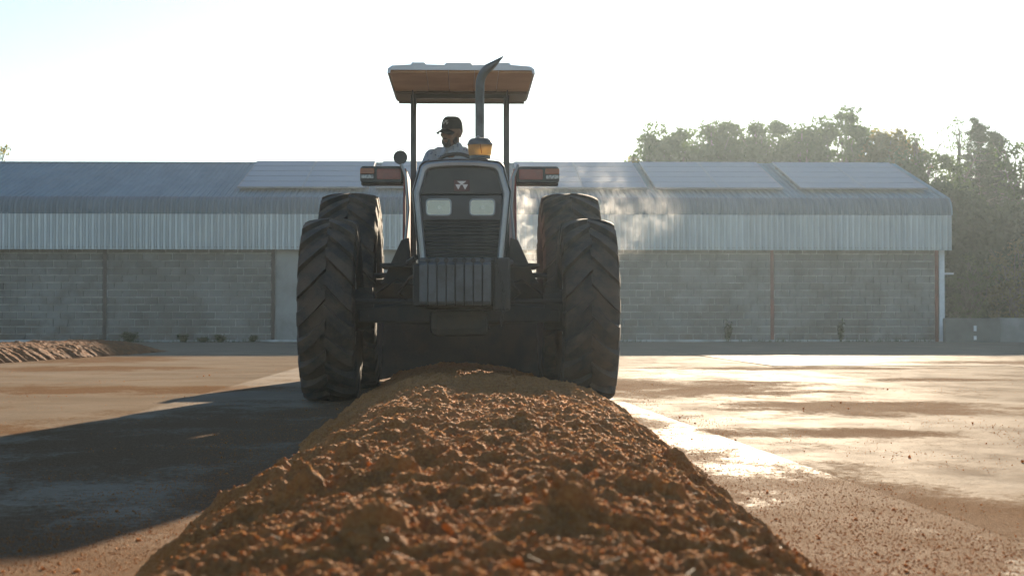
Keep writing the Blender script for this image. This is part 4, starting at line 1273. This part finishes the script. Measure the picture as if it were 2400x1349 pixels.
# ================================================================ the driver
simple("skin", (0.29, 0.165, 0.11), (0.24, 0.135, 0.09), 20.0, 0.55)
simple("beard_hair", (0.035, 0.027, 0.022), (0.055, 0.045, 0.038), 60.0, 0.8)
simple("cap_cloth", (0.022, 0.021, 0.021), (0.03, 0.028, 0.028), 30.0, 0.85)
simple("trouser_cloth", (0.03, 0.035, 0.05), (0.04, 0.045, 0.06), 20.0, 0.9)
simple("eye_white", (0.5, 0.48, 0.45), (0.45, 0.43, 0.4), 20.0, 0.3)
g = NG("shirt_cloth")
v = g.obj()
vo = g.n("ShaderNodeTexVoronoi"); g.t.links.new(v, vo.inputs["Vector"]); vo.inputs["Scale"].default_value = 34.0
c = g.mix(g.ramp(vo.outputs["Distance"], 0.22, 0.34), (0.12, 0.15, 0.24), (0.40, 0.44, 0.50))
g.set(Base_Color=c, Roughness=0.9)
MATS["shirt_cloth"] = g.m

def ell(b, c, r, rot=None, n=14):
    bm = bmesh.new(); bmesh.ops.create_uvsphere(bm, u_segments=n, v_segments=n // 2 + 2, radius=1.0)
    vv = []
    for p in bm.verts:
        q = Vector((p.co.x * r[0], p.co.y * r[1], p.co.z * r[2]))
        if rot is not None: q = rot @ q
        vv.append(q + Vector(c))
    ff = [tuple(q.index for q in f.verts) for f in bm.faces]
    bm.free()
    b.add(vv, ff)
def cap(b, p0, p1, r0, r1):
    p0, p1 = Vector(p0), Vector(p1)
    b.tube([p0, p0.lerp(p1, 0.5), p1], [r0, (r0 + r1) / 2, r1], 12)
    ell(b, p0, (r0,) * 3, n=12); ell(b, p1, (r1,) * 3, n=12)
def remesh(o, vox, it=6):
    m_ = o.modifiers.new("skin", 'REMESH'); m_.mode = 'VOXEL'; m_.voxel_size = vox; m_.use_smooth_shade = True
    s2 = o.modifiers.new("soft", 'SMOOTH'); s2.factor = 0.5; s2.iterations = it

DX, DY = -0.115, 14.38
HC = Vector((-0.108, 14.22, 2.135))
HR = Matrix.Rotation(R(-33), 3, 'Z') @ Matrix.Rotation(R(6), 3, 'Y') @ Matrix.Rotation(R(9), 3, 'X')
def H(p): return HC + HR @ Vector(p)
root = tag(empty("person", (DX, DY, 1.5)), "driver in a dark cap and dotted blue-grey shirt seated at the tractor's wheel", "person")
b = MB()
# head
ell(b, H((0, 0.015, 0.03)), (0.074, 0.094, 0.100), HR, 20)
ell(b, H((0, -0.028, -0.035)), (0.060, 0.064, 0.076), HR, 18)
ell(b, H((0, -0.062, -0.088)), (0.034, 0.028, 0.026), HR)
ell(b, H((0, -0.078, 0.032)), (0.056, 0.016, 0.013), HR)
cap(b, H((0, -0.088, 0.022)), H((0, -0.108, -0.018)), 0.009, 0.014)
for s_ in (-1, 1):
    ell(b, H((s_ * 0.012, -0.098, -0.022)), (0.009, 0.010, 0.008), HR)
    ell(b, H((s_ * 0.040, -0.070, -0.012)), (0.022, 0.018, 0.022), HR)
    ell(b, H((s_ * 0.076, 0.016, -0.004)), (0.011, 0.024, 0.036), HR)
ell(b, H((0, -0.089, -0.050)), (0.024, 0.009, 0.006), HR); ell(b, H((0, -0.087, -0.060)), (0.022, 0.009, 0.007), HR)
cap(b, H((0, 0.025, -0.06)), (DX, DY - 0.06, 1.96), 0.056, 0.064)
# torso
ell(b, (DX, DY, 1.905), (0.185, 0.105, 0.11)); ell(b, (DX, DY, 1.775), (0.155, 0.105, 0.16)); ell(b, (DX, DY + 0.03, 1.60), (0.165, 0.12, 0.12))
grip = {}
for s_ in (-1, 1):
    sh = Vector((DX + s_ * 0.165 + 0.01, DY - 0.01, 1.950)); el = Vector((DX + s_ * 0.25, DY - 0.30, 1.70)); t = R(90 + s_ * -62)
    hand = swc + (u_ * math.cos(t) + v_ * math.sin(t)) * 0.18
    wri = hand + Vector((0.0, 0.075, 0.015)) + nrm * 0.02
    cap(b, sh, el, 0.055, 0.042); cap(b, el, wri, 0.041, 0.026)
    ell(b, wri.lerp(hand, 0.5) + nrm * 0.012, (0.036, 0.045, 0.018))
    tang = (-u_ * math.sin(t) + v_ * math.cos(t)); rad = (u_ * math.cos(t) + v_ * math.sin(t))
    for k in range(4):
        L_ = (0.9, 1.0, 0.96, 0.82)[k]
        o_ = hand + tang * (k - 1.5) * 0.020
        p0 = o_ - rad * 0.012 + nrm * 0.026; p1 = o_ + rad * 0.022 * L_ + nrm * 0.020; p2 = o_ + rad * 0.024 * L_ - nrm * 0.012; p3 = o_ - rad * 0.004 - nrm * 0.024 * L_
        for a, c_, r0, r1 in ((p0, p1, .0095, .009), (p1, p2, .009, .0085), (p2, p3, .0085, .0075)): cap(b, a, c_, r0, r1)
    th0 = wri.lerp(hand, 0.45) + tang * -0.032 * s_; th1 = hand - rad * 0.020 - tang * 0.030 * s_; th2 = hand - rad * 0.018 - nrm * 0.014 - tang * 0.018 * s_
    cap(b, th0, th1, .012, .0105); cap(b, th1, th2, .0105, .009)
    hip = Vector((DX + s_ * 0.095, DY + 0.02, 1.56)); kn = Vector((DX + s_ * 0.16, 13.92, 1.55)); an = Vector((DX + s_ * 0.17, 13.72, 1.10))
    cap(b, hip, kn, 0.085, 0.062); cap(b, kn, an, 0.060, 0.040)
    ell(b, an + Vector((0, -0.07, -0.035)), (0.042, 0.12, 0.04))
body = b.build("body", M["skin"], root)
remesh(body, 0.0065, 4)
# shirt
b = MB()
ell(b, (DX, DY, 1.910), (0.20, 0.12, 0.112)); ell(b, (DX, DY, 1.775), (0.172, 0.122, 0.17)); ell(b, (DX, DY + 0.02, 1.60), (0.18, 0.13, 0.10))
cap(b, (DX - 0.10, DY - 0.01, 1.990), (DX + 0.11, DY - 0.01, 1.995), 0.045, 0.045)
cap(b, (DX - 0.01, DY - 0.04, 1.980), H((0, 0.03, -0.115)), 0.074, 0.066)
for s_ in (-1, 1):
    sh = Vector((DX + s_ * 0.165 + 0.01, DY - 0.01, 1.950)); el = Vector((DX + s_ * 0.25, DY - 0.30, 1.70))
    cap(b, sh, sh.lerp(el, 0.72), 0.068, 0.060)
sh_o = b.build("shirt", M["shirt_cloth"], root); remesh(sh_o, 0.009, 3)
b = MB()
for s_ in (-1, 1):                                     # collar flaps
    b.add([H((s_ * 0.012, -0.070, -0.150)), H((s_ * 0.072, 0.0, -0.100)), H((s_ * 0.050, 0.07, -0.085)), H((s_ * 0.075, 0.075, -0.135)), H((s_ * 0.092, 0.0, -0.150)), H((s_ * 0.052, -0.088, -0.185))], [(0, 1, 4, 5), (1, 2, 3, 4)])
co = b.build("collar", M["shirt_cloth"], root); q = co.modifiers.new("t", 'SOLIDIFY'); q.thickness = 0.008
b = MB()
ell(b, (DX, DY + 0.03, 1.575), (0.175, 0.135, 0.10))
for s_ in (-1, 1):
    hip = Vector((DX + s_ * 0.095, DY + 0.02, 1.56)); kn = Vector((DX + s_ * 0.16, 13.92, 1.55)); an = Vector((DX + s_ * 0.17, 13.72, 1.13))
    cap(b, hip, kn, 0.098, 0.075); cap(b, kn, an, 0.073, 0.058)
tr_o = b.build("trousers", M["trouser_cloth"], root); remesh(tr_o, 0.012, 3)
for s_ in (-1, 1):
    b = MB(); an = Vector((DX + s_ * 0.17, 13.72, 1.10)); ell(b, an + Vector((0, -0.07, -0.032)), (0.05, 0.135, 0.05)); cap(b, an, an + Vector((0, 0, 0.04)), 0.05, 0.05)
    bo = b.build("boot", M["cap_cloth"], root); remesh(bo, 0.012, 2)
    b = MB(); ell(b, H((s_ * 0.030, -0.0795, 0.012)), (0.0125, 0.010, 0.008), HR); b.build("eye", M["eye_white"], root, smooth=True)
b = MB()
ell(b, H((0, -0.066, -0.092)), (0.038, 0.030, 0.027), HR); ell(b, H((0, -0.093, -0.040)), (0.026, 0.009, 0.006), HR)
for s_ in (-1, 1): ell(b, H((s_ * 0.030, -0.078, -0.068)), (0.010, 0.018, 0.03), HR); ell(b, H((s_ * 0.055, -0.022, -0.058)), (0.011, 0.032, 0.034), HR)
be = b.build("beard", M["beard_hair"], root); remesh(be, 0.006, 2)
b = MB(); ell(b, H((0, 0.04, 0.02)), (0.078, 0.078, 0.075), HR); b.build("hair", M["beard_hair"], root, smooth=True)
# cap: crown, peak, front mark
vv, ff = [], []
NU, NV = 28, 8
for i in range(NV + 1):
    f_ = i / NV
    for k in range(NU):
        a = 2 * math.pi * k / NU
        rr_ = math.cos(f_ * math.pi / 2 * 0.98) ** 0.62
        fx = -math.sin(a)
        z = 0.040 + 0.098 * math.sin(f_ * math.pi / 2) + 0.012 * max(0, fx) * math.sin(f_ * math.pi)
        vv.append(H((0.083 * rr_ * math.cos(a), 0.012 + 0.104 * rr_ * math.sin(a), z)))
for i in range(NV):
    for k in range(NU):
        ff.append((i * NU + k, i * NU + (k + 1) % NU, (i + 1) * NU + (k + 1) % NU, (i + 1) * NU + k))
ff.append(tuple(NV * NU + k for k in range(NU)))
capo = MB().add(vv, ff).build("cap", M["cap_cloth"], root, smooth=True)
b = MB(); vv, ff = [], []
for i in range(6):
    f_ = i / 5
    for k in range(15):
        t = -1 + 2 * k / 14
        x = t * 0.078 * (1 - 0.10 * f_)
        y = -0.060 - 0.032 * math.sqrt(max(0, 1 - t * t)) - f_ * 0.088 * math.sqrt(max(0, 1 - (t * 0.96) ** 2)) ** 0.8
        vv.append(H((x, y, 0.044 - 0.030 * t * t - 0.022 * f_)))
for i in range(5):
    for k in range(14):
        ff.append((i * 15 + k, i * 15 + k + 1, (i + 1) * 15 + k + 1, (i + 1) * 15 + k))
pk = b.add(vv, ff).build("peak", M["cap_cloth"], capo, smooth=True); q = pk.modifiers.new("t", 'SOLIDIFY'); q.thickness = 0.005
for tri in ([(-0.022, 0.112), (0.022, 0.112), (0.0, 0.096)], [(-0.026, 0.098), (-0.003, 0.098), (-0.0145, 0.076)], [(0.003, 0.098), (0.026, 0.098), (0.0145, 0.076)]):
    def cp(x, z):
        s_ = min(0.98, (z - 0.040) / 0.104); return H((x, 0.012 - 0.104 * math.cos(math.asin(s_)) ** 0.62 * math.sqrt(max(0, 1 - (x / 0.083) ** 2)) - 0.006, z))
    t_ = MB().add([cp(*p) for p in tri], [(0, 1, 2)]).build("cap_mark", M["roof_white"], capo); q = t_.modifiers.new("t", 'SOLIDIFY'); q.thickness = 0.003

# ================================================================ steam and air
def puff_volume(name, label, x0, x1, y0, y1, z0, z1, blobs, dens, scale, seed):
    g = NG(name)
    g.t.nodes.remove(g.p)
    v = g.pos()
    sp = g.n("ShaderNodeSeparateXYZ"); g.t.links.new(v, sp.inputs[0])
    acc = None
    for (bx_, bz_, rx_, rz_, k_) in blobs:
        a = g.math('MULTIPLY', g.math('SUBTRACT', sp.outputs[0], bx_), 1 / rx_)
        c_ = g.math('MULTIPLY', g.math('SUBTRACT', sp.outputs[2], bz_), 1 / rz_)
        e = g.math('MULTIPLY', g.math('SUBTRACT', sp.outputs[1], (y0 + y1) / 2), 2.0 / (y1 - y0))
        d = g.math('ADD', g.math('ADD', g.math('MULTIPLY', a, a), g.math('MULTIPLY', c_, c_)), g.math('MULTIPLY', e, e))
        d = g.math('MULTIPLY', g.math('SUBTRACT', 1.0, d, clamp=True), k_)
        acc = d if acc is None else g.math('MAXIMUM', acc, d)
    n_ = g.noise(v, scale, 6.0, 0.68, 0.9)
    f_ = g.math('MULTIPLY', acc, g.ramp(n_, 0.46, 0.74))
    pv = g.n("ShaderNodeVolumePrincipled")
    g.put(pv.inputs["Color"], (0.95, 0.95, 0.95)); pv.inputs["Anisotropy"].default_value = 0.55
    g.put(pv.inputs["Density"], g.math('MULTIPLY', f_, dens))
    g.t.links.new(pv.outputs[0], g.out.inputs["Volume"])
    o = MB().box(x0, x1, y0, y1, z0, z1).build(name, g.m)
    tag(o, label, "steam", kind="stuff")
    return o
puff_volume("steam", "white steam rising beside the tractor and drifting right across the shed front", 0.42, 2.25, 16.55, 17.05, 0.68, 2.3,
            [(0.62, 1.12, 0.19, 0.45, 2.6), (0.57, 1.66, 0.17, 0.50, 2.0), (0.72, 1.95, 0.30, 0.22, 0.5), (1.05, 2.02, 0.35, 0.18, 0.4), (1.42, 1.98, 0.26, 0.28, 0.6), (1.50, 1.70, 0.30, 0.28, 1.0), (1.85, 1.64, 0.38, 0.30, 0.9), (1.62, 1.42, 0.30, 0.26, 0.8)], 0.85, 10.0, 1)

g = NG("air")
g.t.nodes.remove(g.p)
pv = g.n("ShaderNodeVolumePrincipled")
g.put(pv.inputs["Color"], (0.195, 0.238, 0.275)); pv.inputs["Anisotropy"].default_value = 0.68
pv.inputs["Density"].default_value = 0.0010
g.t.links.new(pv.outputs[0], g.out.inputs["Volume"])
o = MB().box(-310, 310, -130, 430, -1.1, 13.5).build("haze", g.m)
tag(o, "thin sunlit haze over the whole yard", "haze", kind="stuff")
